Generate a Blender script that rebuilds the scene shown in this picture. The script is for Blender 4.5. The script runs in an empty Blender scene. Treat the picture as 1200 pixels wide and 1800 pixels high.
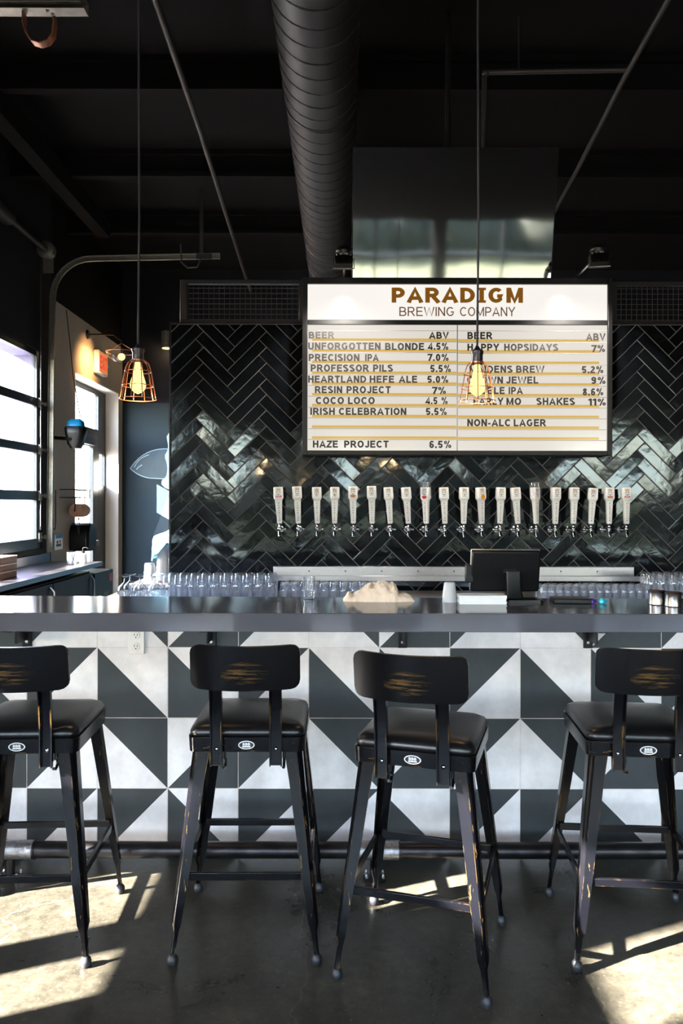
import bpy, bmesh, math, random
from mathutils import Vector, Matrix, Quaternion

random.seed(7)
scn = bpy.context.scene
COL = scn.collection
R = math.radians
PI = math.pi

# ------------------------------------------------------------------ camera
F_PX = 1342.0
CAM_Z = 1.537
HORIZON = 885.0


def P(px, py, d):
    """World point seen at pixel (px, py) of the 1200x1800 frame at depth d."""
    return Vector(((px - 600.0) * d / F_PX, d, CAM_Z - (py - HORIZON) * d / F_PX))


cam_data = bpy.data.cameras.new('camera')
cam = bpy.data.objects.new('camera', cam_data)
COL.objects.link(cam)
cam_data.sensor_fit = 'VERTICAL'
cam_data.sensor_height = 36.0
cam_data.lens = F_PX / 1800.0 * 36.0
cam_data.shift_y = -(900.0 - HORIZON) / 1800.0
cam.location = (0, 0, CAM_Z)
cam.rotation_euler = (R(90), R(-0.10), 0)
cam_data.clip_start = 0.05
cam_data.clip_end = 300
scn.camera = cam

# ------------------------------------------------------------------ colour management
scn.view_settings.view_transform = 'Standard'
scn.view_settings.look = 'None'
scn.view_settings.exposure = 0.0
scn.view_settings.gamma = 1.0
scn.view_settings.use_curve_mapping = False
scn.cycles.transparent_max_bounces = 40

# ------------------------------------------------------------------ sky and sun
SKY_STRENGTH = 4.9
SUN_STRENGTH = 280.0
SUN_DIR = Vector((0.92, 0.39, -0.51)).normalized()      # the way the light travels

world = bpy.data.worlds.new('sky')
scn.world = world
world.use_nodes = True
wn = world.node_tree
wn.nodes.clear()
w_out = wn.nodes.new('ShaderNodeOutputWorld')
w_bg = wn.nodes.new('ShaderNodeBackground')
w_sky = wn.nodes.new('ShaderNodeTexSky')
w_sky.sky_type = 'NISHITA'
w_sky.sun_disc = False
w_sky.sun_elevation = R(27)
w_sky.sun_rotation = math.atan2(-SUN_DIR.x, -SUN_DIR.y)
w_sky.air_density = 1.0
w_sky.dust_density = 0.5
w_sky.ozone_density = 1.0
w_bg.inputs['Strength'].default_value = SKY_STRENGTH
w_hs = wn.nodes.new('ShaderNodeHueSaturation')
w_hs.inputs['Saturation'].default_value = 0.78
wn.links.new(w_sky.outputs[0], w_hs.inputs['Color'])
wn.links.new(w_hs.outputs[0], w_bg.inputs[0])
wn.links.new(w_bg.outputs[0], w_out.inputs[0])

sun_data = bpy.data.lights.new('sun', 'SUN')
sun_data.energy = SUN_STRENGTH
sun_data.angle = R(0.6)
sun_data.color = (1.0, 0.95, 0.86)
sun = bpy.data.objects.new('sun', sun_data)
COL.objects.link(sun)
sun.rotation_mode = 'QUATERNION'
sun.rotation_quaternion = SUN_DIR.to_track_quat('-Z', 'Y')
sun.location = (-8, -4, 8)


def portal(name, loc, normal, sx, sy):
    """A sky portal filling a window opening (it adds no light of its own)."""
    d = bpy.data.lights.new(name, 'AREA')
    d.shape = 'RECTANGLE'
    d.size = sx
    d.size_y = sy
    d.cycles.is_portal = True
    o = bpy.data.objects.new(name, d)
    COL.objects.link(o)
    o.location = loc
    o.rotation_mode = 'QUATERNION'
    o.rotation_quaternion = Vector(normal).to_track_quat('-Z', 'Z')
    return o


# ------------------------------------------------------------------ materials
def lin(r, g, b):
    f = lambda c: (c / 255) / 12.92 if c / 255 <= 0.04045 else ((c / 255 + 0.055) / 1.055) ** 2.4
    return (f(r), f(g), f(b), 1.0)


def new_mat(name):
    m = bpy.data.materials.new(name)
    m.use_nodes = True
    n = m.node_tree
    n.nodes.clear()
    out = n.nodes.new('ShaderNodeOutputMaterial')
    return m, n, out


def pbsdf(n, out, col, rough=0.5, metal=0.0, spec=0.5, **kw):
    b = n.nodes.new('ShaderNodeBsdfPrincipled')
    b.inputs['Base Color'].default_value = col
    b.inputs['Roughness'].default_value = rough
    b.inputs['Metallic'].default_value = metal
    b.inputs['Specular IOR Level'].default_value = spec
    for k, v in kw.items():
        b.inputs[k].default_value = v
    n.links.new(b.outputs[0], out.inputs[0])
    return b


def noise(n, scale, detail=4, rough=0.6, coord='Object', vec_scale=None, dist=0.0):
    tc = n.nodes.new('ShaderNodeTexCoord')
    t = n.nodes.new('ShaderNodeTexNoise')
    t.inputs['Scale'].default_value = scale
    t.inputs['Detail'].default_value = detail
    t.inputs['Roughness'].default_value = rough
    t.inputs['Distortion'].default_value = dist
    src = tc.outputs[coord]
    if vec_scale:
        mp = n.nodes.new('ShaderNodeMapping')
        mp.inputs['Scale'].default_value = vec_scale
        n.links.new(src, mp.inputs[0])
        src = mp.outputs[0]
    n.links.new(src, t.inputs['Vector'])
    return t


def ramp(n, src, stops):
    r = n.nodes.new('ShaderNodeValToRGB')
    el = r.color_ramp.elements
    el[0].position, el[0].color = stops[0]
    el[1].position, el[1].color = stops[-1]
    for pos, c in stops[1:-1]:
        e = el.new(pos)
        e.color = c
    n.links.new(src, r.inputs[0])
    return r


def bump(n, src, b, strength=0.2, dist=0.01):
    bp = n.nodes.new('ShaderNodeBump')
    bp.inputs['Strength'].default_value = strength
    bp.inputs['Distance'].default_value = dist
    n.links.new(src, bp.inputs['Height'])
    n.links.new(bp.outputs[0], b.inputs['Normal'])
    return bp


def simple(name, rgb, rough=0.5, metal=0.0, spec=0.5, vary=0.12, nscale=14.0, bmp=0.0, **kw):
    """A procedural surface: base colour gently mottled by noise."""
    m, n, out = new_mat(name)
    c = lin(*rgb)
    b = pbsdf(n, out, c, rough, metal, spec, **kw)
    t = noise(n, nscale)
    lo = tuple(max(0, x * (1 - vary)) for x in c[:3]) + (1,)
    hi = tuple(min(1, x * (1 + vary)) for x in c[:3]) + (1,)
    r = ramp(n, t.outputs[0], [(0.3, lo), (0.7, hi)])
    n.links.new(r.outputs[0], b.inputs['Base Color'])
    if bmp:
        bump(n, t.outputs[0], b, bmp, 0.005)
    return m


def emit(name, rgb, strength):
    m, n, out = new_mat(name)
    e = n.nodes.new('ShaderNodeEmission')
    e.inputs[0].default_value = lin(*rgb)
    e.inputs[1].default_value = strength
    n.links.new(e.outputs[0], out.inputs[0])
    return m


def glass_pane(name, tint=(1, 1, 1, 1), refl=0.10):
    """Flat window glass: clear straight through, with a mirror part that grows at grazing angles."""
    m, n, out = new_mat(name)
    tr = n.nodes.new('ShaderNodeBsdfTransparent')
    tr.inputs[0].default_value = tint
    gl = n.nodes.new('ShaderNodeBsdfGlossy')
    gl.inputs['Roughness'].default_value = 0.02
    lw = n.nodes.new('ShaderNodeLayerWeight')
    lw.inputs[0].default_value = 0.5
    pw = n.nodes.new('ShaderNodeMath')
    pw.operation = 'POWER'
    pw.inputs[1].default_value = 4.5
    n.links.new(lw.outputs['Facing'], pw.inputs[0])
    ad = n.nodes.new('ShaderNodeMath')
    ad.operation = 'MULTIPLY_ADD'
    ad.inputs[1].default_value = 0.8
    ad.inputs[2].default_value = 0.03
    n.links.new(pw.outputs[0], ad.inputs[0])
    mx = n.nodes.new('ShaderNodeMixShader')
    n.links.new(ad.outputs[0], mx.inputs[0])
    n.links.new(tr.outputs[0], mx.inputs[1])
    n.links.new(gl.outputs[0], mx.inputs[2])
    n.links.new(mx.outputs[0], out.inputs[0])
    return m


def tile_black():
    m, n, out = new_mat('black glazed tile')
    b = pbsdf(n, out, lin(20, 21, 23), 0.08, 0, 0.42)
    b.inputs['Specular Tint'].default_value = (0.80, 0.91, 1.0, 1)  # blue put into the glaze's reflections, standing in for bluer sky
    t = noise(n, 9.0, 3, 0.5)
    r = ramp(n, t.outputs[0], [(0.3, lin(9, 10, 12)), (0.7, lin(20, 22, 25))])
    n.links.new(r.outputs[0], b.inputs['Base Color'])
    t2 = noise(n, 16.0, 2, 0.4, dist=0.4)
    bump(n, t2.outputs[0], b, 0.10, 0.006)
    return m


def grout_mat():
    return simple('pale grey grout', (122, 116, 112), 0.9, vary=0.1, nscale=40)


def cement_tile(name, base, worn, amount):
    m, n, out = new_mat(name)
    b = pbsdf(n, out, lin(*base), 0.45, 0, 0.4)
    big = noise(n, 7.0, 6, 0.65)
    c = lin(*base)
    lo = tuple(x * 0.82 for x in c[:3]) + (1,)
    hi = tuple(min(1, x * 1.12) for x in c[:3]) + (1,)
    r1 = ramp(n, big.outputs[0], [(0.3, lo), (0.72, hi)])
    sp = noise(n, 55.0, 5, 0.7, vec_scale=(1.0, 1.0, 0.55))
    r2 = ramp(n, sp.outputs[0], [(amount, (0, 0, 0, 1)), (amount + 0.05, (1, 1, 1, 1))])
    mx = n.nodes.new('ShaderNodeMixRGB')
    mx.inputs[2].default_value = lin(*worn)
    n.links.new(r2.outputs[0], mx.inputs[0])
    n.links.new(r1.outputs[0], mx.inputs[1])
    n.links.new(mx.outputs[0], b.inputs['Base Color'])
    bump(n, sp.outputs[0], b, 0.08, 0.003)
    return m


def concrete_floor():
    m, n, out = new_mat('polished concrete')
    b = pbsdf(n, out, lin(74, 71, 66), 0.34, 0, 0.35)
    big = noise(n, 1.9, 8, 0.72, dist=0.5)
    r1 = ramp(n, big.outputs[0], [(0.30, lin(32, 30, 26)), (0.5, lin(50, 47, 41)), (0.72, lin(76, 72, 62))])
    fine = noise(n, 26.0, 6, 0.72)
    r2 = ramp(n, fine.outputs[0], [(0.33, (0.62, 0.62, 0.62, 1)), (0.70, (1.4, 1.38, 1.3, 1))])
    mul = n.nodes.new('ShaderNodeMixRGB')
    mul.blend_type = 'MULTIPLY'
    mul.inputs[0].default_value = 1.0
    n.links.new(r1.outputs[0], mul.inputs[1])
    n.links.new(r2.outputs[0], mul.inputs[2])
    # hairline cracks and scratches
    tc = n.nodes.new('ShaderNodeTexCoord')
    wob = noise(n, 2.2, 4, 0.6)
    add = n.nodes.new('ShaderNodeMixRGB')
    add.blend_type = 'ADD'
    add.inputs[0].default_value = 0.35
    n.links.new(tc.outputs['Object'], add.inputs[1])
    n.links.new(wob.outputs[1], add.inputs[2])
    v = n.nodes.new('ShaderNodeTexVoronoi')
    v.feature = 'DISTANCE_TO_EDGE'
    v.inputs['Scale'].default_value = 0.8
    n.links.new(add.outputs[0], v.inputs['Vector'])
    rc = ramp(n, v.outputs[0], [(0.0, (0.12, 0.12, 0.12, 1)), (0.004, (0, 0, 0, 1))])
    mx = n.nodes.new('ShaderNodeMixRGB')
    mx.inputs[2].default_value = lin(140, 136, 126)
    n.links.new(rc.outputs[0], mx.inputs[0])
    n.links.new(mul.outputs[0], mx.inputs[1])
    sp = noise(n, 75.0, 4, 0.75)
    rs = ramp(n, sp.outputs[0], [(0.60, (0, 0, 0, 1)), (0.70, (0.45, 0.45, 0.45, 1))])
    m3 = n.nodes.new('ShaderNodeMixRGB')
    m3.inputs[2].default_value = lin(128, 123, 110)
    n.links.new(rs.outputs[0], m3.inputs[0])
    n.links.new(mx.outputs[0], m3.inputs[1])
    n.links.new(m3.outputs[0], b.inputs['Base Color'])
    rr = ramp(n, big.outputs[0], [(0.3, (0.22, 0.22, 0.22, 1)), (0.7, (0.42, 0.42, 0.42, 1))])
    n.links.new(rr.outputs[0], b.inputs['Roughness'])
    bump(n, fine.outputs[0], b, 0.06, 0.004)
    return m


def worn_black(name, patch=None, edge=True, streak=(3, 3, 30), thresh=0.66, rough=0.3):
    """Black enamel over brass: worn through on the edges and in streaks."""
    m, n, out = new_mat(name)
    b = pbsdf(n, out, lin(17, 17, 20), rough, 0, 0.25)
    t = noise(n, 6.0, 5, 0.7, vec_scale=streak)
    fac = ramp(n, t.outputs[0], [(thresh, (0, 0, 0, 1)), (thresh + 0.05, (1, 1, 1, 1))]).outputs[0]
    if patch:
        # a worn patch with a shape of its own, in the part's own coordinates
        tc = n.nodes.new('ShaderNodeTexCoord')
        mp = n.nodes.new('ShaderNodeMapping')
        (cx, cy, cz), (rx, ry, rz) = patch
        mp.inputs['Location'].default_value = (-cx / rx, -cy / ry, -cz / rz)
        mp.inputs['Scale'].default_value = (1 / rx, 1 / ry, 1 / rz)
        n.links.new(tc.outputs['Object'], mp.inputs[0])
        ln = n.nodes.new('ShaderNodeVectorMath')
        ln.operation = 'LENGTH'
        n.links.new(mp.outputs[0], ln.inputs[0])
        inv = ramp(n, ln.outputs['Value'], [(0.1, (1, 1, 1, 1)), (1.0, (0, 0, 0, 1))])
        t3 = noise(n, 9.0, 5, 0.75, vec_scale=(0.8, 1.0, 16))
        r3 = ramp(n, t3.outputs[0], [(0.46, (0, 0, 0, 1)), (0.66, (0.9, 0.9, 0.9, 1))])
        mul = n.nodes.new('ShaderNodeMath')
        mul.operation = 'MULTIPLY'
        n.links.new(inv.outputs[0], mul.inputs[0])
        n.links.new(r3.outputs[0], mul.inputs[1])
        fac = mul.outputs[0]
    if edge:
        bv = n.nodes.new('ShaderNodeBevel')
        bv.samples = 3
        bv.inputs['Radius'].default_value = 0.0028
        ge = n.nodes.new('ShaderNodeNewGeometry')
        dt = n.nodes.new('ShaderNodeVectorMath')
        dt.operation = 'DOT_PRODUCT'
        n.links.new(bv.outputs[0], dt.inputs[0])
        n.links.new(ge.outputs['Normal'], dt.inputs[1])
        re = ramp(n, dt.outputs['Value'], [(0.90, (1, 1, 1, 1)), (0.985, (0, 0, 0, 1))])
        te = noise(n, 11.0, 4, 0.7)
        rt = ramp(n, te.outputs[0], [(0.52, (0, 0, 0, 1)), (0.66, (0.8, 0.8, 0.8, 1))])
        mul2 = n.nodes.new('ShaderNodeMath')
        mul2.operation = 'MULTIPLY'
        n.links.new(re.outputs[0], mul2.inputs[0])
        n.links.new(rt.outputs[0], mul2.inputs[1])
        mxm = n.nodes.new('ShaderNodeMath')
        mxm.operation = 'MAXIMUM'
        n.links.new(fac, mxm.inputs[0])
        n.links.new(mul2.outputs[0], mxm.inputs[1])
        fac = mxm.outputs[0]
    mx = n.nodes.new('ShaderNodeMixRGB')
    mx.inputs[1].default_value = lin(6, 6, 9)
    mx.inputs[2].default_value = lin(176, 136, 76)
    n.links.new(fac, mx.inputs[0])
    n.links.new(mx.outputs[0], b.inputs['Base Color'])
    n.links.new(fac, b.inputs['Metallic'])
    return m


M = {}
M['tile_black'] = tile_black()
M['grout'] = grout_mat()
M['tile_dark'] = cement_tile('charcoal cement tile', (50, 56, 59), (150, 154, 156), 0.73)
M['tile_white'] = cement_tile('white cement tile', (228, 225, 226), (186, 184, 186), 0.72)
M['tile_joint'] = simple('pinkish white joint', (214, 202, 196), 0.9)
M['floor'] = concrete_floor()
M['counter'] = simple('polished dark grey stone', (82, 83, 91), 0.10, spec=0.55, vary=0.10, nscale=5)
M['black_wall'] = simple('matt black paint', (11, 11, 17), 0.8, spec=0.25, bmp=0.05)
M['ceil'] = simple('black ceiling paint', (9, 6, 7), 0.85, spec=0.12, vary=0.25, nscale=3)
M['duct'] = simple('black painted duct', (27, 20, 21), 0.5, vary=0.15, nscale=6)
M['beige_wall'] = simple('warm grey wall paint', (150, 138, 130), 0.7, vary=0.05)
M['reveal'] = simple('pale reveal paint', (222, 214, 206), 0.6, vary=0.03)
M['teal_wall'] = simple('dark teal wall paint', (15, 38, 51), 0.6, spec=0.3, vary=0.25, nscale=1.5)
M['alum_black'] = simple('black anodised frame', (22, 27, 32), 0.35, 0.3)
M['galv'] = simple('galvanised steel', (128, 122, 112), 0.4, 0.85, vary=0.2, nscale=30)
M['steel'] = simple('brushed stainless steel', (188, 182, 180), 0.28, 1.0, vary=0.06, nscale=60)
M['chrome'] = simple('chrome', (215, 215, 220), 0.10, 1.0, vary=0.03)
M['pane'] = glass_pane('window glass')
M['black_plastic'] = simple('black plastic', (8, 9, 11), 0.35, spec=0.3)
M['dark_metal'] = simple('dark powder coat', (24, 22, 22), 0.4, 0.3)
M['pipe'] = simple('painted sprinkler pipe', (52, 46, 45), 0.45, 0.2)
M['rail'] = simple('blackened steel pipe', (48, 46, 48), 0.33, 0.8, vary=0.4, nscale=12)
M['rail_clamp'] = simple('hammered grey clamp', (150, 150, 154), 0.38, 0.9, vary=0.35, nscale=60, bmp=0.5)
M['stool_leg'] = worn_black('worn black enamel leg', streak=(7, 7, 0.6), thresh=0.655, rough=0.2)
M['stool_frame'] = worn_black('worn black enamel frame', streak=(1.2, 1.2, 9), thresh=0.66, rough=0.22)
M['stool_back'] = worn_black('worn black enamel back', patch=((0, -0.268, 0.978), (0.085, 0.09, 0.042)), rough=0.26)
M['leather'] = simple('black leather', (16, 16, 18), 0.32, vary=0.3, nscale=60, bmp=0.06)
M['foot'] = simple('dark rubber foot', (24, 25, 31), 0.5)
M['badge_black'] = simple('black badge enamel', (12, 12, 16), 0.3)
M['badge_white'] = simple('white badge print', (226, 228, 232), 0.4)
M['cap_white'] = simple('white tap handle paint', (238, 232, 226), 0.35, vary=0.03)
M['ink'] = simple('dark ink', (56, 50, 48), 0.6)
M['ink_grey'] = simple('grey ink', (104, 100, 100), 0.6)
M['gold_ink'] = simple('tan ink', (172, 132, 84), 0.6)
M['red_ink'] = simple('red ink', (196, 12, 52), 0.5)
M['pink_ink'] = simple('dull red ink', (188, 74, 84), 0.5)
M['orange_ink'] = simple('amber ink', (222, 148, 12), 0.5)
M['brown_ink'] = simple('copper brown ink', (182, 112, 58), 0.5)
M['copper'] = simple('copper wire', (178, 118, 88), 0.32, 0.9, vary=0.1)
M['socket'] = simple('dark bronze socket', (58, 54, 60), 0.3, 0.7)
M['cord'] = simple('grey cloth cord', (48, 48, 54), 0.8)
M['white_plastic'] = simple('white plastic', (232, 230, 226), 0.4, vary=0.03)
M['cloth'] = simple('cream cotton cloth', (226, 208, 190), 0.85, vary=0.12, nscale=8, bmp=0.1)
M['blue_cloth'] = simple('pale blue cloth', (110, 178, 212), 0.8, vary=0.2, nscale=9)
M['paper'] = simple('white paper', (232, 234, 238), 0.7, vary=0.03)
M['wood'] = simple('reddish brown wood', (112, 74, 56), 0.45, vary=0.3, nscale=18)
M['wood_edge'] = simple('pale wood edge', (196, 170, 146), 0.5)
M['letter'] = simple('black sign letter', (42, 36, 34), 0.5, vary=0.05)

M['mural_white'] = simple('white mural paint', (170, 196, 214), 0.6, vary=0.2, nscale=5)
M['mural_grey'] = simple('slate mural paint', (58, 78, 92), 0.6, vary=0.2, nscale=5)
M['mural_dark'] = simple('dark mural paint', (40, 58, 72), 0.6, vary=0.2, nscale=5)
M['cooler'] = simple('dark cooler shell', (34, 27, 30), 0.5, spec=0.2)
M['dull_steel'] = simple('dull scratched steel', (104, 101, 106), 0.34, 1.0, vary=0.1, nscale=40)
M['teal_box'] = simple('dark teal shell', (36, 48, 52), 0.5, spec=0.25)
M['cyan'] = simple('turquoise plastic', (40, 180, 206), 0.3)
M['purple'] = simple('purple plastic', (74, 34, 130), 0.3)
M['brown_roll'] = simple('brown paper roll', (188, 142, 120), 0.8)
M['concrete_out'] = simple('pale pavement', (120, 118, 116), 0.9)
M['asphalt'] = simple('blue grey asphalt', (50, 58, 68), 0.9)
M['render_out'] = simple('lavender grey render', (84, 82, 108), 0.85)
M['grass'] = simple('lawn green', (50, 56, 24), 0.95, vary=0.4, nscale=0.8)
M['leafage'] = simple('leaf green', (18, 25, 12), 0.9, vary=0.5, nscale=2.5)
M['front_wall'] = simple('dark grey wall paint', (40, 40, 44), 0.7)
M['orange_strap'] = simple('rusty strap steel', (150, 96, 70), 0.45, 0.7)


def clear_plastic():
    """Thin drinking glass: clear face on, mirror-bright towards its edges, pale streaks mixed in for caught light."""
    m, n, out = new_mat('clear drinking glass')
    tr = n.nodes.new('ShaderNodeBsdfTransparent')
    tr.inputs[0].default_value = (0.96, 0.97, 0.99, 1)
    gl = n.nodes.new('ShaderNodeBsdfGlossy')
    gl.inputs['Roughness'].default_value = 0.06
    lw = n.nodes.new('ShaderNodeLayerWeight')
    lw.inputs[0].default_value = 0.5
    pw = n.nodes.new('ShaderNodeMath')
    pw.operation = 'POWER'
    pw.inputs[1].default_value = 2.4
    n.links.new(lw.outputs['Facing'], pw.inputs[0])
    ad = n.nodes.new('ShaderNodeMath')
    ad.operation = 'MULTIPLY_ADD'
    ad.inputs[1].default_value = 0.8
    ad.inputs[2].default_value = 0.07
    n.links.new(pw.outputs[0], ad.inputs[0])
    mx = n.nodes.new('ShaderNodeMixShader')
    n.links.new(ad.outputs[0], mx.inputs[0])
    n.links.new(tr.outputs[0], mx.inputs[1])
    n.links.new(gl.outputs[0], mx.inputs[2])
    df = n.nodes.new('ShaderNodeBsdfDiffuse')  # pale diffuse streaks stand in for window light caught in the glass
    df.inputs[0].default_value = (0.85, 0.87, 0.95, 1)
    t = noise(n, 60, 3, 0.6, vec_scale=(1, 1, 0.25))
    r = ramp(n, t.outputs[0], [(0.45, (0.0, 0.0, 0.0, 1)), (0.75, (0.22, 0.22, 0.22, 1))])
    m2 = n.nodes.new('ShaderNodeMixShader')
    n.links.new(r.outputs[0], m2.inputs[0])
    n.links.new(mx.outputs[0], m2.inputs[1])
    n.links.new(df.outputs[0], m2.inputs[2])
    n.links.new(m2.outputs[0], out.inputs[0])
    return m


def frosted():
    m, n, out = new_mat('milky clear plastic')
    b = pbsdf(n, out, (0.9, 0.92, 0.97, 1), 0.22, 0, 0.5)
    b.inputs['Transmission Weight'].default_value = 0.55
    b.inputs['IOR'].default_value = 1.3
    t = noise(n, 30)
    r = ramp(n, t.outputs[0], [(0.0, (0.85, 0.88, 0.94, 1)), (1.0, (0.95, 0.97, 1, 1))])
    n.links.new(r.outputs[0], b.inputs['Base Color'])
    return m


M['glass'] = clear_plastic()
M['frost'] = frosted()


def lit_panel(name, rgb, strength):
    """Back-lit sign acrylic: it gives off light and keeps a slight gloss."""
    m, n, out = new_mat(name)
    b = pbsdf(n, out, (0.02, 0.02, 0.02, 1), 0.15, 0, 0.5)
    b.inputs['Emission Color'].default_value = lin(*rgb)
    b.inputs['Emission Strength'].default_value = strength
    t = noise(n, 1.6, 2)
    c = lin(*rgb)
    r = ramp(n, t.outputs[0], [(0.3, tuple(x * 0.95 for x in c[:3]) + (1,)), (0.7, c)])
    n.links.new(r.outputs[0], b.inputs['Emission Color'])
    return m


M['sign_head'] = lit_panel('lit header acrylic', (252, 247, 240), 1.0)
M['sign_body'] = lit_panel('lit menu acrylic', (233, 226, 216), 0.93)
M['sign_track'] = lit_panel('yellow lit letter track', (228, 186, 88), 0.85)
M['brand'] = lit_panel('brown lit sign vinyl', (132, 82, 8), 0.9)
M['brand_thin'] = lit_panel('dark brown lit sign vinyl', (104, 72, 40), 0.9)
M['track_line'] = simple('grey track lip', (150, 142, 136), 0.5)
M['bulb'] = emit('glowing amber bulb', (255, 214, 130), 2.2)
M['filament'] = emit('white hot filament', (255, 238, 200), 14.0)
M['warm_lamp'] = emit('glowing warm lamp', (255, 190, 90), 6.0)
M['exit_face'] = lit_panel('lit exit face', (236, 130, 84), 0.9)
M['exit_red'] = lit_panel('lit exit letters', (232, 60, 20), 1.0)


def screen_mat():
    m, n, out = new_mat('glossy black screen')
    b = pbsdf(n, out, (0.34, 0.33, 0.33, 1), 0.05, 1.0, 0.5)
    t = noise(n, 2.4, 2, 0.4)
    bump(n, t.outputs[0], b, 0.03, 0.03)
    return m


M['screen'] = screen_mat()


# ------------------------------------------------------------------ mesh builder
class B:
    def __init__(self):
        self.bm = bmesh.new()

    def _set(self, faces, mi):
        for f in faces:
            f.material_index = mi

    def poly(self, pts, mi=0):
        vs = [self.bm.verts.new(p) for p in pts]
        f = self.bm.faces.new(vs)
        f.material_index = mi
        return f

    def box(self, x0, x1, y0, y1, z0, z1, mi=0, mat=None):
        pts = [(x, y, z) for x in (x0, x1) for y in (y0, y1) for z in (z0, z1)]
        if mat is not None:
            pts = [mat @ Vector(p) for p in pts]
        v = [self.bm.verts.new(p) for p in pts]
        for q in ((0, 1, 3, 2), (4, 6, 7, 5), (0, 4, 5, 1), (2, 3, 7, 6), (0, 2, 6, 4), (1, 5, 7, 3)):
            f = self.bm.faces.new([v[i] for i in q])
            f.material_index = mi
        return v

    def rings(self, rings, mi=0, cap=True, closed=False):
        """Loft a list of rings (each a list of points)."""
        vr = [[self.bm.verts.new(p) for p in r] for r in rings]
        k = len(vr[0])
        rng = len(vr) if closed else len(vr) - 1
        for a in range(rng):
            r0, r1 = vr[a], vr[(a + 1) % len(vr)]
            for i in range(k):
                f = self.bm.faces.new((r0[i], r0[(i + 1) % k], r1[(i + 1) % k], r1[i]))
                f.material_index = mi
        if cap and not closed:
            for r, s in ((vr[0], -1), (vr[-1], 1)):
                f = self.bm.faces.new(r if s > 0 else r[::-1])
                f.material_index = mi

    def tube(self, pts, r, seg=10, mi=0, closed=False):
        pts = [Vector(p) for p in pts]
        n = len(pts)
        rs = r if isinstance(r, (list, tuple)) else [r] * n
        rings = []
        up = None
        for i, p in enumerate(pts):
            if closed:
                t = (pts[(i + 1) % n] - pts[i - 1]).normalized()
            else:
                t = (pts[min(i + 1, n - 1)] - pts[max(i - 1, 0)]).normalized()
            if up is None:
                a = Vector((0, 0, 1)) if abs(t.z) < 0.9 else Vector((1, 0, 0))
                up = (a - t * a.dot(t)).normalized()
            else:
                up = (up - t * up.dot(t)).normalized()
            s = t.cross(up)
            rings.append([p + (up * math.cos(2 * PI * k / seg) + s * math.sin(2 * PI * k / seg)) * rs[i] for k in range(seg)])
        self.rings(rings, mi, cap=not closed, closed=closed)

    def lathe(self, prof, c=(0, 0, 0), seg=20, mi=0, cap=True, axis=None):
        """Revolve (r, h) pairs about a vertical (or given) axis through c."""
        c = Vector(c)
        q = Vector(axis).to_track_quat('Z', 'Y') if axis is not None else None
        rings = []
        for r, h in prof:
            ring = []
            for k in range(seg):
                v = Vector((max(r, 1e-5) * math.cos(2 * PI * k / seg), max(r, 1e-5) * math.sin(2 * PI * k / seg), h))
                ring.append(c + (q @ v if q else v))
            rings.append(ring)
        self.rings(rings, mi, cap)

    def ball(self, c, r, mi=0, sub=2, scale=(1, 1, 1)):
        g = bmesh.ops.create_icosphere(self.bm, subdivisions=sub, radius=1.0)
        for v in g['verts']:
            v.co = Vector((v.co.x * r * scale[0], v.co.y * r * scale[1], v.co.z * r * scale[2])) + Vector(c)
            for f in v.link_faces:
                f.material_index = mi

    def prism_xz(self, pts, y0, y1, mi=0):
        """Extrude a polygon given in x, z between two y values (y0 towards the viewer)."""
        self.rings([[(x, y0, z) for x, z in pts], [(x, y1, z) for x, z in pts]], mi)

    def mesh(self, me, mat, mi=0):
        """Merge another mesh datablock, transformed."""
        vs = [self.bm.verts.new(mat @ v.co) for v in me.vertices]
        for p in me.polygons:
            try:
                f = self.bm.faces.new([vs[i] for i in p.vertices])
                f.material_index = mi
            except ValueError:
                pass

    def build(self, name, mats, parent=None, smooth=False, bevel=0.0, angle=40, seg=2):
        bmesh.ops.recalc_face_normals(self.bm, faces=self.bm.faces[:])
        me = bpy.data.meshes.new(name)
        self.bm.to_mesh(me)
        self.bm.free()
        for m in (mats if isinstance(mats, (list, tuple)) else [mats]):
            me.materials.append(m)
        o = bpy.data.objects.new(name, me)
        COL.objects.link(o)
        if parent is not None:
            o.parent = parent
        if bevel:
            md = o.modifiers.new('bevel', 'BEVEL')
            md.width = bevel
            md.segments = seg
            md.limit_method = 'ANGLE'
            md.angle_limit = R(35)
        if smooth or bevel:
            for p in me.polygons:
                p.use_smooth = True
            if hasattr(me, 'set_sharp_from_angle'):
                me.set_sharp_from_angle(angle=R(angle))
        return o


def tag(o, label, cat, group=None, kind=None):
    if label:
        o['label'] = label
    if cat:
        o['category'] = cat
    if group:
        o['group'] = group
    if kind:
        o['kind'] = kind
    return o


def thing(name, label, cat, loc=(0, 0, 0), rotz=0.0, group=None):
    o = bpy.data.objects.new(name, None)
    COL.objects.link(o)
    o.empty_display_size = 0.1
    o.location = loc
    o.rotation_euler = (0, 0, rotz)
    return tag(o, label, cat, group)


def struct(o, label=None):
    o['kind'] = 'structure'
    if label:
        o['label'] = label
        o['category'] = 'room'
    return o


def dup(root, loc, rotz=None, label=None, group=None):
    """Copy a thing with its parts and sub-parts."""
    r = root.copy()
    COL.objects.link(r)
    r.location = loc
    if rotz is not None:
        r.rotation_euler = (0, 0, rotz)
    if label:
        r['label'] = label
    if group:
        r['group'] = group
    for ch in root.children:
        c = ch.copy()
        COL.objects.link(c)
        c.parent = r
        for g in ch.children:
            d = g.copy()
            COL.objects.link(d)
            d.parent = c
    return r


_text_cache = {}


def arcp(cx, cy, rx, ry, a0, a1, n=10):
    return [(cx + rx * math.cos(R(a0 + (a1 - a0) * k / n)), cy + ry * math.sin(R(a0 + (a1 - a0) * k / n))) for k in range(n + 1)]


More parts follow.
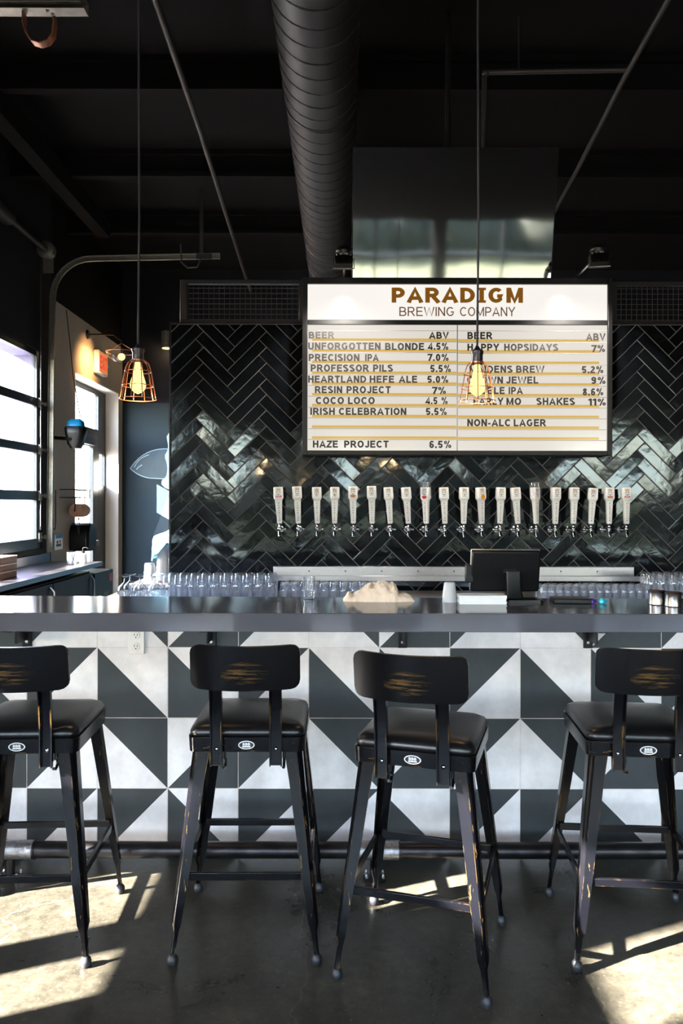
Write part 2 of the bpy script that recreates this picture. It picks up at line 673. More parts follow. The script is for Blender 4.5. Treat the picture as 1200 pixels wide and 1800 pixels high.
def glyphs(w):
    """Centre-line strokes of a plain grotesque alphabet, cap height 1, stem width w: {char: (advance, [stroke])}."""
    h = w / 2
    t, m = 1 - h, 0.5
    g = {}
    L = lambda *p: list(p)
    g['A'] = (0.80, [L((h * 0.6, 0), (0.40, t), (0.80 - h * 0.6, 0)), L((0.18, 0.30), (0.62, 0.30))])
    bow = lambda x0, x1, y0, y1: [(x0, y1), (x1 - (y1 - y0) / 2, y1)] + arcp(x1 - (y1 - y0) / 2, (y0 + y1) / 2, (y1 - y0) / 2, (y1 - y0) / 2, 90, -90)[1:-1] + [(x1 - (y1 - y0) / 2, y0), (x0, y0)]
    g['B'] = (0.72, [L((h, 0), (h, 1)), bow(h, 0.66 - h, m, t), bow(h, 0.72 - h, h, m)])
    g['C'] = (0.76, [arcp(0.40, m, 0.40 - h, m - h, 42, 318, 20)])
    g['D'] = (0.76, [L((h, 0), (h, 1)), [(h, t), (0.30, t)] + arcp(0.30, m, 0.46 - h, m - h, 90, -90, 14)[1:-1] + [(0.30, h), (h, h)]])
    g['E'] = (0.66, [L((h, 0), (h, 1)), L((h, t), (0.64, t)), L((h, 0.52), (0.60, 0.52)), L((h, h), (0.66, h))])
    g['F'] = (0.62, [L((h, 0), (h, 1)), L((h, t), (0.61, t)), L((h, 0.50), (0.55, 0.50))])
    g['G'] = (0.80, [arcp(0.40, m, 0.40 - h, m - h, 45, 350, 22)[:-1] + [(0.78 - h, 0.30), (0.78 - h, 0.45), (0.45, 0.45)]])
    g['H'] = (0.72, [L((h, 0), (h, 1)), L((0.72 - h, 0), (0.72 - h, 1)), L((h, 0.52), (0.72 - h, 0.52))])
    g['I'] = (w, [L((h, 0), (h, 1))])
    g['J'] = (0.56, [[(0.56 - h, 1), (0.56 - h, 0.30)] + arcp(0.28, 0.28, 0.28 - h, 0.28 - h, 0, -180, 12)[1:]])
    g['K'] = (0.74, [L((h, 0), (h, 1)), L((0.70, 1), (h, 0.36)), L((0.28, 0.56), (0.72, 0))])
    g['L'] = (0.60, [L((h, 0), (h, 1)), L((h, h), (0.60, h))])
    g['M'] = (0.86, [L((h, 0), (h, 1)), L((0.86 - h, 0), (0.86 - h, 1)), L((h * 1.1, 0.96), (0.43, 0.10), (0.86 - h * 1.1, 0.96))])
    g['N'] = (0.72, [L((h, 0), (h, 1)), L((0.72 - h, 0), (0.72 - h, 1)), L((h * 1.1, 0.97), (0.72 - h * 1.1, 0.03))])
    g['O'] = (0.80, [arcp(0.40, m, 0.40 - h, m - h, 0, 360, 24)])
    g['P'] = (0.68, [L((h, 0), (h, 1)), bow(h, 0.68 - h, 0.44, t)])
    g['R'] = (0.75, [L((h, 0), (h, 1)), bow(h, 0.70 - h, 0.48, t), L((0.36, 0.48), (0.70, 0))])
    sx = 0.68
    g['S'] = (sx, [arcp(0.34, 0.735, 0.29 - h * 0.4, 0.265 - h, 25, 270, 12) + arcp(0.34, 0.265, 0.32 - h * 0.6, 0.235 + 0.03 - h, 90, -155, 12)[1:]])
    g['T'] = (0.66, [L((0.33, 0), (0.33, t)), L((0, t), (0.66, t))])
    g['U'] = (0.72, [[(h, 1), (h, 0.36)] + arcp(0.36, 0.36, 0.36 - h, 0.36 - h, 180, 360, 12)[1:-1] + [(0.72 - h, 0.36), (0.72 - h, 1)]])
    g['V'] = (0.74, [L((h * 0.6, 1), (0.37, h * 0.6), (0.74 - h * 0.6, 1))])
    g['W'] = (1.04, [L((h * 0.5, 1), (0.27, h * 0.6), (0.52, 0.93), (0.77, h * 0.6), (1.04 - h * 0.5, 1))])
    g['X'] = (0.72, [L((0.04, 0), (0.68, 1)), L((0.04, 1), (0.68, 0))])
    g['Y'] = (0.74, [L((h * 0.5, 1), (0.37, 0.44), (0.74 - h * 0.5, 1)), L((0.37, 0), (0.37, 0.46))])
    g['Z'] = (0.64, [L((0.03, t), (0.60, t), (0.05, h), (0.64, h))])
    g['-'] = (0.34, [L((0.0, 0.36), (0.32, 0.36))])
    g['.'] = (w * 1.1, [L((h * 1.1, 0), (h * 1.1, w * 1.1))])
    g['0'] = (0.58, [arcp(0.29, m, 0.29 - h, m - h, 0, 360, 22)])
    g['1'] = (0.36, [L((0.27, 0), (0.27, 1)), L((0.0, 0.74), (0.24, 0.93))])
    g['2'] = (0.58, [arcp(0.29, 0.70, 0.27 - h, 0.30 - h, 160, -30, 10) + [(0.04, h), (0.58, h)]])
    g['4'] = (0.60, [L((0.44, 0), (0.44, 0.97), (0.04, 0.25), (0.60, 0.25))])
    g['5'] = (0.58, [[(0.53, t), (0.15, t), (0.09, 0.52)] + arcp(0.29, 0.32, 0.28 - h, 0.32 - h, 125, -160, 14)])
    g['6'] = (0.58, [arcp(0.29, 0.31, 0.28 - h, 0.31 - h, 0, 360, 18), [(0.50, 0.80)] + arcp(0.32, 0.55, 0.31 - h, 0.45 - h, 70, 185, 10)])
    g['7'] = (0.56, [L((0.0, t), (0.53, t), (0.20, 0))])
    g['8'] = (0.58, [arcp(0.29, 0.745, 0.25 - h, 0.255 - h, 0, 360, 18), arcp(0.29, 0.27, 0.28 - h, 0.27 - h, 0, 360, 18)])
    g['9'] = (0.58, [arcp(0.29, 0.69, 0.28 - h, 0.31 - h, 0, 360, 18), [(0.08, 0.20)] + arcp(0.26, 0.45, 0.31 - h, 0.45 - h, 250, 365, 10)])
    g['%'] = (0.94, [arcp(0.21, 0.76, 0.19 - h * 0.7, 0.23 - h * 0.7, 0, 360, 16), arcp(0.73, 0.24, 0.19 - h * 0.7, 0.23 - h * 0.7, 0, 360, 16), L((0.28, -0.02), (0.66, 1.02))])
    g[' '] = (0.30, [])
    return g


def text_mesh(s, w=0.17, gap=0.13, slab=False):
    """Lettering drawn from strokes of one width, as a flat mesh in x, y (slab adds serifs to the I)."""
    key = (s, w, gap, slab)
    if key in _text_cache:
        return _text_cache[key]
    G = glyphs(w)
    bm = bmesh.new()
    x = 0.0
    lay = 0
    for ch in s:
        adv, strokes = G[ch]
        if slab and ch == 'I':
            adv, strokes = 0.44, [[(0.22, 0), (0.22, 1)], [(0, w * 0.35), (0.44, w * 0.35)], [(0, 1 - w * 0.35), (0.44, 1 - w * 0.35)]]
        for st_i, pts in enumerate(strokes):
            hw_ = w / 2 * (0.7 if ch == '%' or (slab and ch == 'I' and st_i) else 1.0)
            n = len(pts)
            closed = math.hypot(pts[0][0] - pts[-1][0], pts[0][1] - pts[-1][1]) < 1e-4
            if closed:
                pts = pts[:-1]
                n -= 1
            P2 = [Vector((px + x, py)) for px, py in pts]
            rows = []
            for i in range(n):
                a = P2[i - 1] if (closed or i > 0) else None
                c = P2[(i + 1) % n] if (closed or i < n - 1) else None
                d1 = (P2[i] - a).normalized() if a is not None else None
                d2 = (c - P2[i]).normalized() if c is not None else None
                d1 = d1 if d1 is not None else d2
                d2 = d2 if d2 is not None else d1
                n1, n2 = Vector((-d1.y, d1.x)), Vector((-d2.y, d2.x))
                k = max(1 + n1.dot(n2), 0.45)
                o = (n1 + n2) * (hw_ / k)
                rows.append((bm.verts.new((P2[i].x + o.x, P2[i].y + o.y, lay)), bm.verts.new((P2[i].x - o.x, P2[i].y - o.y, lay))))
            for i in range(n if closed else n - 1):
                r0, r1 = rows[i], rows[(i + 1) % n]
                bm.faces.new((r0[0], r0[1], r1[1], r1[0]))
            lay += 0.004
        lay = 0
        x += adv + gap
    me = bpy.data.meshes.new('lettering')
    bm.to_mesh(me)
    bm.free()
    _text_cache[key] = me
    return me


def put_text(b, s, x0, x1, z0, z1, y, w=0.17, mi=0, gap=0.13, slab=False):
    """Set lettering s on a wall-parallel plane at depth y so it fills x0..x1, z0..z1."""
    me = text_mesh(s, w, gap, slab)
    xs = [v.co.x for v in me.vertices]
    ax, bx = min(xs), max(xs)
    sx = (x1 - x0) / (bx - ax)
    sz = z1 - z0
    m = Matrix(((sx, 0, 0, x0 - ax * sx), (0, 0, -0.01, y), (0, sz, 0, z0), (0, 0, 0, 1)))
    b.mesh(me, m, mi)


# ================================================================== SETTING
X_L = -3.2
X_R = 7.6
Y_F = -6.0
Y_B = 11.15
Z_C = 4.95

b = B()
b.box(X_L - 0.35, X_R + 0.2, Y_F - 0.2, Y_B + 0.2, -0.12, 0.0)
struct(b.build('floor', M['floor']))

b = B()
b.box(X_L - 0.35, X_R + 0.2, Y_F - 0.2, Y_B + 0.2, Z_C, Z_C + 0.12)
ceil = struct(b.build('ceiling', M['ceil']))
for k, yy in enumerate((1.2, 2.75, 4.3, 5.85, 7.4, 8.95)):
    bj = B()
    bj.box(X_L, X_R, yy - 0.04, yy + 0.04, Z_C - 0.26, Z_C - 0.21)
    bj.box(X_L, X_R, yy - 0.015, yy + 0.015, Z_C - 0.21, Z_C - 0.05)
    bj.box(X_L, X_R, yy - 0.05, yy + 0.05, Z_C - 0.05, Z_C)
    bj.build('joist', M['ceil'], ceil)

# ---- left wall: one run of black paint with three openings, then the warm grey run with the exit door
# openings (y0, y1, z0, z1)
A_Y0, A_Y1, A_Z0, A_Z1 = 4.75, 8.16, 1.05, 3.15       # serving window seen at the side
LO = (1.27, 2.20, 0.66, 1.47)                           # low opening in the unseen nearer door, shaped for the floor's sun patches
HI = (1.34, 1.62, 1.85, 2.20)                           # higher opening, shaped to drop a sun patch by the bar
BK = (-5.5, -1.6, 0.6, 3.2)                              # window added behind the viewer to bring in more daylight
HJ = (0.40, 0.90, 2.24, 2.74)  # another unseen opening, cut to cast the sun patch on the right
TH = 0.22


def wall_x(x0, x1, y0, y1, z0, z1, holes, mat, name):
    """A wall normal to x with rectangular openings, cut into boxes on the openings' lines."""
    b = B()
    ys = sorted({y0, y1} | {h[0] for h in holes} | {h[1] for h in holes})
    zs = sorted({z0, z1} | {h[2] for h in holes} | {h[3] for h in holes})
    for i in range(len(ys) - 1):
        run = None
        for j in range(len(zs) - 1):
            cy, cz = (ys[i] + ys[i + 1]) / 2, (zs[j] + zs[j + 1]) / 2
            solid = not any(h[0] < cy < h[1] and h[2] < cz < h[3] for h in holes)
            if solid:
                b.box(x0, x1, ys[i], ys[i + 1], zs[j], zs[j + 1])
    return struct(b.build(name, mat))


wall_x(X_L - TH, X_L, Y_F, 8.42, 0, Z_C, [(A_Y0, A_Y1, A_Z0, A_Z1), LO, HI, HJ, BK], M['black_wall'], 'wall_left')
D_Y0, D_Y1, D_Z1 = 9.16, 10.95, 3.11
wall_x(X_L - 0.24, X_L, 8.42, Y_B, 0, 3.80, [(D_Y0, D_Y1, 0.0, D_Z1)], M['beige_wall'], 'wall_left')
b = B()
b.box(X_L - TH, X_L - 0.002, 8.42, Y_B, 3.80, Z_C)
struct(b.build('wall_left', M['ceil']))
# pale reveals around the exit door
b = B()
b.box(X_L - 0.24, X_L + 0.003, D_Y1 - 0.012, D_Y1 + 0.001, 0, D_Z1)
b.box(X_L - 0.24, X_L + 0.003, D_Y0 - 0.001, D_Y0 + 0.012, 0, D_Z1)
b.box(X_L - 0.24, X_L + 0.003, D_Y0, D_Y1, D_Z1 - 0.012, D_Z1 + 0.001)
struct(b.build('trim_1', M['reveal']))

# ---- far wall with the mural, right wall, street front behind the camera
b = B()
b.box(X_L - 0.24, X_R + 0.2, Y_B, Y_B + 0.2, 0, 3.0)
struct(b.build('wall_back', M['teal_wall']))
b = B()
b.box(X_L - 0.24, X_R + 0.2, Y_B, Y_B + 0.2, 3.0, Z_C)
struct(b.build('wall_back', M['black_wall']))
b = B()
b.box(X_R, X_R + 0.2, Y_F, Y_B, 0, Z_C)
struct(b.build('wall_right', M['black_wall']))

FW = [(-3.0, -0.75, 0.55, 2.75), (-0.55, 1.9, 0.55, 2.75), (2.1, 4.5, 0.55, 2.75), (4.7, 7.3, 0.55, 2.75)]
b = B()
xs = [X_L - TH, -3.0, -0.75, -0.55, 1.9, 2.1, 4.5, 4.7, 7.3, X_R + 0.2]
for i in range(len(xs) - 1):
    if i % 2 == 0:
        b.box(xs[i], xs[i + 1], Y_F - 0.2, Y_F, 0, Z_C)
    else:
        b.box(xs[i], xs[i + 1], Y_F - 0.2, Y_F, 0, 0.55)
        b.box(xs[i], xs[i + 1], Y_F - 0.2, Y_F, 2.75, Z_C)
struct(b.build('wall_front', M['front_wall']))
for k, (x0, x1, z0, z1) in enumerate(FW):
    b = B()
    f = 0.05
    for (a0, a1) in ((x0, x0 + f), (x1 - f, x1), ((x0 + x1) / 2 - f / 2, (x0 + x1) / 2 + f / 2)):
        b.box(a0, a1, Y_F - 0.13, Y_F - 0.05, z0, z1)
    for (c0, c1) in ((z0, z0 + f), (z1 - f, z1), (2.0, 2.06)):
        b.box(x0, x1, Y_F - 0.129, Y_F - 0.051, c0, c1)
    w = struct(b.build('window_%d' % (k + 3), M['alum_black']))
    b = B()
    b.box(x0 + f, x1 - f, Y_F - 0.093, Y_F - 0.087, z0 + f, z1 - f)
    b.build('pane', M['pane'], w)
    portal('sky portal', ((x0 + x1) / 2, Y_F - 0.25, (z0 + z1) / 2), (0, 1, 0), x1 - x0, z1 - z0)

portal('sky portal', (X_L - TH - 0.03, (A_Y0 + A_Y1) / 2, (A_Z0 + A_Z1) / 2), (1, 0, 0), A_Y1 - A_Y0, A_Z1 - A_Z0)
portal('sky portal', (X_L - TH - 0.03, (LO[0] + LO[1]) / 2, (LO[2] + LO[3]) / 2), (1, 0, 0), LO[1] - LO[0], LO[3] - LO[2])
portal('sky portal', (X_L - TH - 0.03, (HJ[0] + HJ[1]) / 2, (HJ[2] + HJ[3]) / 2), (1, 0, 0), HJ[1] - HJ[0], HJ[3] - HJ[2])
portal('sky portal', (X_L - TH - 0.03, (BK[0] + BK[1]) / 2, (BK[2] + BK[3]) / 2), (1, 0, 0), BK[1] - BK[0], BK[3] - BK[2])
portal('sky portal', (X_L - TH - 0.03, (HI[0] + HI[1]) / 2, (HI[2] + HI[3]) / 2), (1, 0, 0), HI[1] - HI[0], HI[3] - HI[2])
portal('sky portal', (X_L - 0.34, (D_Y0 + D_Y1) / 2, 1.55), (1, 0, 0), D_Y1 - D_Y0, 3.1)

# ---- the tall overhead door used as a serving window (seen at the side)
b = B()
st = 0.10
xo0, xo1 = X_L - 0.06, X_L - 0.015
b.box(xo0, xo1, A_Y0, A_Y0 + st, A_Z0, A_Z1)
b.box(xo0, xo1, A_Y1 - st, A_Y1, A_Z0, A_Z1)
for z0, z1 in ((A_Z0, 1.16), (1.567, 1.663), (2.064, 2.148), (2.556, 2.645), (3.085, A_Z1)):
    b.box(xo0 - 0.001, xo1 + 0.001, A_Y0 + st, A_Y1 - st, z0, z1)
for ym in (5.9, 7.0):
    b.box(xo0 + 0.001, xo1 - 0.001, ym - 0.03, ym + 0.03, A_Z0, A_Z1)
win = struct(b.build('window_1', M['alum_black'], bevel=0.004))
for z0, z1 in ((1.16, 1.567), (1.663, 2.064), (2.148, 2.556), (2.645, 3.085)):
    b = B()
    b.box(X_L - 0.042, X_L - 0.036, A_Y0 + st, A_Y1 - st, z0, z1)
    b.build('pane', M['pane'], win)
for z in (1.17, 1.615, 2.106, 2.60):
    b = B()
    b.box(X_L - 0.012, X_L + 0.004, A_Y1 - 0.075, A_Y1 - 0.005, z - 0.05, z + 0.05)
    b.tube([(X_L + 0.004, A_Y1 - 0.04, z), (X_L + 0.004, A_Y1 + 0.06, z)], 0.012)
    b.lathe([(0.024, 0), (0.024, 0.02)], (X_L + 0.004, A_Y1 + 0.05, z), 12, axis=(0, 1, 0))
    b.build('hinge', M['galv'], win)
for z in (1.36, 1.86, 2.35, 2.86):
    b = B()
    b.box(X_L - 0.013, X_L - 0.005, A_Y1 - 0.035, A_Y1 - 0.012, z - 0.11, z + 0.11)
    b.build('edge_plate', M['white_plastic'], win)
b = B()
b.box(X_L - 0.30, X_L - 0.065, A_Y1 - 0.03, A_Y1 + 0.3, A_Z0 - 0.1, A_Z1 + 0.2)
b.box(X_L - 0.30, X_L - 0.065, A_Y0 - 0.2, A_Y1 - 0.03, A_Z1 - 0.045, A_Z1 + 0.2)
struct(b.build('trim_3', M['render_out'], bevel=0.004))
# door 2: unseen overhead door nearer the camera, panes set to cast the sun patches
b = B()
b.box(X_L - 0.06, X_L - 0.015, LO[0], LO[1], LO[2], LO[2] + 0.03)
b.box(X_L - 0.06, X_L - 0.015, LO[0], LO[1], LO[3] - 0.03, LO[3])
b.box(X_L - 0.061, X_L - 0.014, 1.59, 1.77, LO[2], LO[3])
win2 = struct(b.build('window_2', M['alum_black']))
b = B()
b.box(X_L - 0.042, X_L - 0.036, LO[0], LO[1], LO[2] + 0.03, LO[3] - 0.03)
b.build('pane', M['pane'], win2)
b = B()
b.box(X_L - 0.042, X_L - 0.036, HI[0], HI[1], HI[2], HI[3])
b.build('pane', M['pane'], win2)
b = B()
b.box(X_L - 0.042, X_L - 0.036, HJ[0], HJ[1], HJ[2], HJ[3])
b.build('pane', M['pane'], win2)

b = B()
for ym in (-5.47, -4.2, -2.9, -1.63):
    b.box(X_L - 0.06, X_L - 0.015, ym - 0.03, ym + 0.03, BK[2], BK[3])
for zm in (0.63, 1.5, 2.35, 3.17):
    b.box(X_L - 0.059, X_L - 0.016, BK[0], BK[1], zm - 0.03, zm + 0.03)
win3 = struct(b.build('window_7', M['alum_black']))  # frame of the added window that brightens the room from behind
b = B()
b.box(X_L - 0.042, X_L - 0.036, BK[0], BK[1], BK[2], BK[3])
b.build('pane', M['pane'], win3)

# ---- exit door in its recess: black frame, transom pane, glass leaf, and a side slit added to let sun onto the mural
XD = X_L - 0.235
b = B()
for (y0, y1, z0, z1) in ((9.16, 9.24, 0, D_Z1), (10.62, 10.66, 0, D_Z1), (10.91, 10.94, 0, D_Z1),
                         (9.24, 10.94, 3.03, D_Z1 - 0.012), (9.24, 10.62, 2.44, 2.55),
                         (10.66, 10.91, 0, 1.78), (10.66, 10.91, 2.22, 3.03),
                         (9.24, 9.33, 0, 2.44), (10.40, 10.62, 0, 2.44), (9.33, 10.40, 2.30, 2.44), (9.33, 10.40, 0, 0.28)):
    b.box(XD, XD + 0.055, y0, y1, z0, z1)
door = struct(b.build('door_1', M['alum_black'], bevel=0.004))
for (y0, y1, z0, z1) in ((9.24, 10.62, 2.55, 3.03), (9.33, 10.40, 0.28, 2.30), (10.66, 10.91, 1.78, 2.22)):
    b = B()
    b.box(XD + 0.02, XD + 0.026, y0, y1, z0, z1)
    b.build('pane', M['pane'], door)
b = B()
b.box(XD + 0.055, XD + 0.13, 9.30, 10.44, 0.96, 1.03)
b.box(XD + 0.055, XD + 0.16, 9.32, 9.42, 0.93, 1.06)
b.build('push_bar', M['galv'], door, bevel=0.006)
b = B()
b.box(XD + 0.055, XD + 0.12, 9.8, 10.3, 2.31, 2.40)
b.tube([(XD + 0.09, 9.9, 2.41), (XD + 0.22, 9.65, 2.46), (XD + 0.06, 9.4, 2.47)], 0.012)
b.build('door_closer', M['dark_metal'], door, bevel=0.005)

# ---- tiled partition behind the taps
TW_X0, TW_X1 = -1.1625, 4.6
TW_Z0, TW_Z1 = 0.0, 2.757
TW_Y = 5.2
b = B()
b.box(TW_X0, TW_X1, TW_Y, TW_Y + 0.14, TW_Z0, TW_Z1)
tile_wall = struct(b.build('wall_partition', M['grout']))
b = B()
b.box(TW_X0 - 0.010, TW_X0 + 0.002, TW_Y - 0.012, TW_Y + 0.145, TW_Z0, TW_Z1 + 0.012)
b.box(TW_X0 + 0.002, TW_X1, TW_Y - 0.012, TW_Y + 0.145, TW_Z1, TW_Z1 + 0.012)
struct(b.build('trim_2', M['rail']))


def clip_poly(poly, x0, x1, z0, z1):
    def half(pl, inside, cut):
        out = []
        for i in range(len(pl)):
            a, c = pl[i], pl[(i + 1) % len(pl)]
            ia, ic = inside(a), inside(c)
            if ia:
                out.append(a)
            if ia != ic:
                out.append(cut(a, c))
        return out
    def cx(v):
        return lambda a, c: (v, a[1] + (c[1] - a[1]) * (v - a[0]) / (c[0] - a[0]))
    def cz(v):
        return lambda a, c: (a[0] + (c[0] - a[0]) * (v - a[1]) / (c[1] - a[1]), v)
    for ins, cut in ((lambda p: p[0] >= x0, cx(x0)), (lambda p: p[0] <= x1, cx(x1)),
                     (lambda p: p[1] >= z0, cz(z0)), (lambda p: p[1] <= z1, cz(z1))):
        poly = half(poly, ins, cut)
        if len(poly) < 3:
            return []
    return poly


def inset_poly(poly, d):
    n = len(poly)
    area = sum(poly[i][0] * poly[(i + 1) % n][1] - poly[(i + 1) % n][0] * poly[i][1] for i in range(n))
    if area < 0:
        poly = poly[::-1]
    out = []
    for i in range(n):
        p0, p1, p2 = Vector(poly[i - 1]), Vector(poly[i]), Vector(poly[(i + 1) % n])
        e1, e2 = (p1 - p0), (p2 - p1)
        if e1.length < 1e-6 or e2.length < 1e-6:
            return None
        e1.normalize(), e2.normalize()
        n1, n2 = Vector((-e1.y, e1.x)), Vector((-e2.y, e2.x))
        k = 1 + n1.dot(n2)
        if k < 0.15:
            return None
        out.append(p1 + (n1 + n2) * (d / k))
    return [(v.x, v.y) for v in out]


W = 0.0758
rt2 = math.sqrt(2)
peak = P(357.4, 583, TW_Y)
ax, az = peak.x - 2.83 * W, peak.z - 4.243 * W
b = B()
rng = random.Random(3)


def rot(u, v):
    return (ax + (u - v) / rt2 * W, az + (u + v) / rt2 * W)


g = 0.035            # half joint, in tile widths
for i in range(-8, 16):
    for j in range(-40, 40):
        bu, bv = j + 4 * i, j - 4 * i
        for kind in (0, 1):
            if kind == 0:
                q = [(bu + g, bv + g), (bu + 4 - g, bv + g), (bu + 4 - g, bv + 1 - g), (bu + g, bv + 1 - g)]
            else:
                q = [(bu + 4 + g, bv - 3 + g), (bu + 5 - g, bv - 3 + g), (bu + 5 - g, bv + 1 - g), (bu + 4 + g, bv + 1 - g)]
            pl = clip_poly([rot(*p) for p in q], TW_X0 + 0.003, TW_X1 - 0.003, 0.62, TW_Z1 - 0.004)
            if len(pl) < 3:
                continue
            area = abs(sum(pl[m][0] * pl[(m + 1) % len(pl)][1] - pl[(m + 1) % len(pl)][0] * pl[m][1] for m in range(len(pl)))) / 2
            if area < 6e-5:
                continue
            base = inset_poly(pl, 0.0)
            top = inset_poly(pl, 0.0022)
            if not base or not top:
                continue
            cx = sum(p[0] for p in top) / len(top)
            cz = sum(p[1] for p in top) / len(top)
            ta, tb = rng.gauss(0, 0.010), rng.gauss(0, 0.014)
            r0 = [(x, TW_Y - 0.0005, z) for x, z in base]
            r1 = [(x, TW_Y - 0.0045, z) for x, z in base]
            r2 = [(x, TW_Y - 0.0068 + ta * (x - cx) + tb * (z - cz), z) for x, z in top]
            b.rings([r0, r1, r2])
b.build('herringbone_tile', M['tile_black'], tile_wall)

# ---- wire cages on top of the partition
def cage(name, x0, x1, z0, z1, label, post_x=None):
    t = thing(name, label, 'wire screen', ((x0 + x1) / 2, TW_Y + 0.07, TW_Z1 + 0.012), group='wire screens on the tiled partition')
    ox, oy, oz = t.location
    b = B()
    f = 0.028
    b.box(x0 - ox, x1 - ox, -0.02, 0.02, 0, f)
    b.box(x0 - ox, x1 - ox, -0.02, 0.02, z1 - oz - f, z1 - oz)
    b.box(x1 - ox - f, x1 - ox, -0.02, 0.02, f, z1 - oz - f)
    b.box(x0 - ox, x0 - ox + 0.05, -0.025, 0.025, f, z1 - oz - f)
    b.build('frame', M['duct'], t, bevel=0.003)
    b = B()
    x = x0 + 0.05
    while x < x1 - f:
        b.tube([(x - ox, 0, f), (x - ox, 0, z1 - oz - f)], 0.0022, 5)
        x += 0.036
    z = TW_Z1 + 0.05
    while z < z1 - f:
        b.tube([(x0 + 0.05 - ox, 0.004, z - oz), (x1 - f - ox, 0.004, z - oz)], 0.0022, 5)
        z += 0.036
    b.build('wire_mesh', M['pipe'], t)
    return t


cage('wire_screen', P(313, 0, TW_Y).x, P(531, 0, TW_Y).x, 0, P(0, 488, TW_Y).z,
     'black framed wire screen on the tiled partition, on the window side of the menu sign')
cage('wire_screen', P(1075, 0, TW_Y).x, 4.55, 0, P(0, 490, TW_Y).z,
     'black framed wire screen on the tiled partition, running from sign away from the windows')

# ---- the mural on the far wall: a cushion, a draped figure, a pale block
t = thing('wall_mural', 'white line mural of a tasselled cushion and draped figure on dark teal wall', 'mural', (-2.5, Y_B - 0.001, 1.9))


def mural(px_pts, mat, name, k=1):
    b = B()
    y0 = -0.003 * k
    b.prism_xz([(P(x, y, Y_B).x + 2.5, P(x, y, Y_B).z - 1.9) for x, y in px_pts], y0, 0)
    return b.build(name, mat, t)


def arc(p0, p1, bulge, n=8):
    a, c = Vector(p0), Vector(p1)
    mid = (a + c) / 2
    nrm = Vector((-(c - a).y, (c - a).x)).normalized()
    out = []
    for i in range(n + 1):
        u = i / n
        out.append(tuple(a.lerp(c, u) + nrm * bulge * 4 * u * (1 - u)))
    return out


mural([(300, 732), (330, 760), (330, 1010), (262, 1010), (270, 940), (296, 872)], M['mural_dark'], 'painted_shadow', 1)
cush = arc((229, 824), (300, 790), -12) + arc((300, 790), (330, 800), -2)[1:] + [(330, 845), (296, 843), (262, 841)] + arc((262, 841), (229, 824), -3)[1:-1]
mural(cush, M['mural_grey'], 'painted_cushion', 2)
inner = arc((229, 824), (300, 790), -12)
edge = inner + [(300, 788), ] + [(x - 0.5, y - 2.2) for x, y in reversed(inner)]
b = B()
for pts in (arc((229, 824), (300, 790), -12), arc((229, 824), (262, 841), 3) + [(300, 843)], arc((236, 822), (262, 800), -4), arc((240, 826), (250, 818), -1)):
    b.tube([(P(x, y, Y_B).x + 2.5, -0.008, P(x, y, Y_B).z - 1.9) for x, y in pts], 0.006, 6)
b.build('painted_outline', M['mural_white'], t)
fig = arc((300, 745), (293, 768), -2) + [(294, 776)] + arc((294, 776), (290, 800), -3) + arc((290, 806), (292, 838), -3) + [(284, 846), (284, 852), (290, 858), (300, 862)] + [(330, 862), (330, 745)]
mural(fig, M['mural_white'], 'painted_figure', 3)

# ================================================================== OUTSIDE
b = B()
b.box(-60, 60, -70, -15.0, -0.3, -0.14)
tag(b.build('lawn', M['grass']), None, None, kind='structure')
b = B()
b.box(-30, X_L - 0.4, Y_F + 3.0, 30, -0.3, -0.13)
struct(b.build('pavement', M['concrete_out']))
b = B()
b.box(-60, 60, -15.0, Y_F - 0.25, -0.3, -0.15)
b.box(-60, X_L - 0.4, Y_F - 0.25, Y_F + 3.0, -0.3, -0.15)
tag(b.build('asphalt', M['asphalt']), None, None, kind='structure')

def tree(x, y, h, r, label):
    t = thing('tree', label, 'tree', (x, y, -0.14))
    b = B()
    b.tube([(0, 0, -0.02), (0.05, 0, h * 0.4), (0, 0.05, h * 0.7)], [0.18, 0.14, 0.08], 8)
    b.build('trunk', M['wood'], t, smooth=True)
    b = B()
    rg = random.Random(int(x * 10 + y))
    for k in range(9):
        b.ball((rg.uniform(-r, r) * 0.7, rg.uniform(-r, r) * 0.6, h * (0.45 + 0.5 * rg.random())), r * rg.uniform(0.35, 0.6), 0, 2)
    o = b.build('crown', M['leafage'], t)
    return t


b = B()
rg = random.Random(11)
x = -34.0
while x < 34:
    r_ = rg.uniform(1.0, 1.7)
    b.ball((x, -26 + rg.uniform(-0.8, 0.8), rg.uniform(0.7, 1.3)), r_, 0, 3, (1.2, 1, 1))
    x += rg.uniform(0.9, 1.6)
hd_ = b.build('hedge', M['leafage'], None, smooth=True)
tex = bpy.data.textures.new('leaf clumps', 'CLOUDS')
tex.noise_scale = 0.35
dm = hd_.modifiers.new('leaf clumps', 'DISPLACE')
dm.texture = tex
dm.strength = 0.5
tag(hd_, 'long clipped green hedge beyond the lawn, outside the street windows', 'hedge')
tree(-9.5, -31, 4.6, 2.6, 'broad green tree beyond the lawn behind the viewer, by the pavement')
tree(-3.5, -33, 5.2, 3.0, 'round green tree beyond the lawn, second from the pavement')
tree(3.0, -32, 4.2, 2.4, 'low green tree beyond the lawn, third from the pavement')
tree(9.0, -33, 5.4, 3.2, 'wide green tree beyond the lawn, last from the pavement')

# ================================================================== THE BAR
BAR_Y = 3.3
BX0, BX1 = -2.15, 3.15
CT_Z0, CT_Z1 = 1.023, 1.098
CF = 3.05                                               # front edge of the worktop

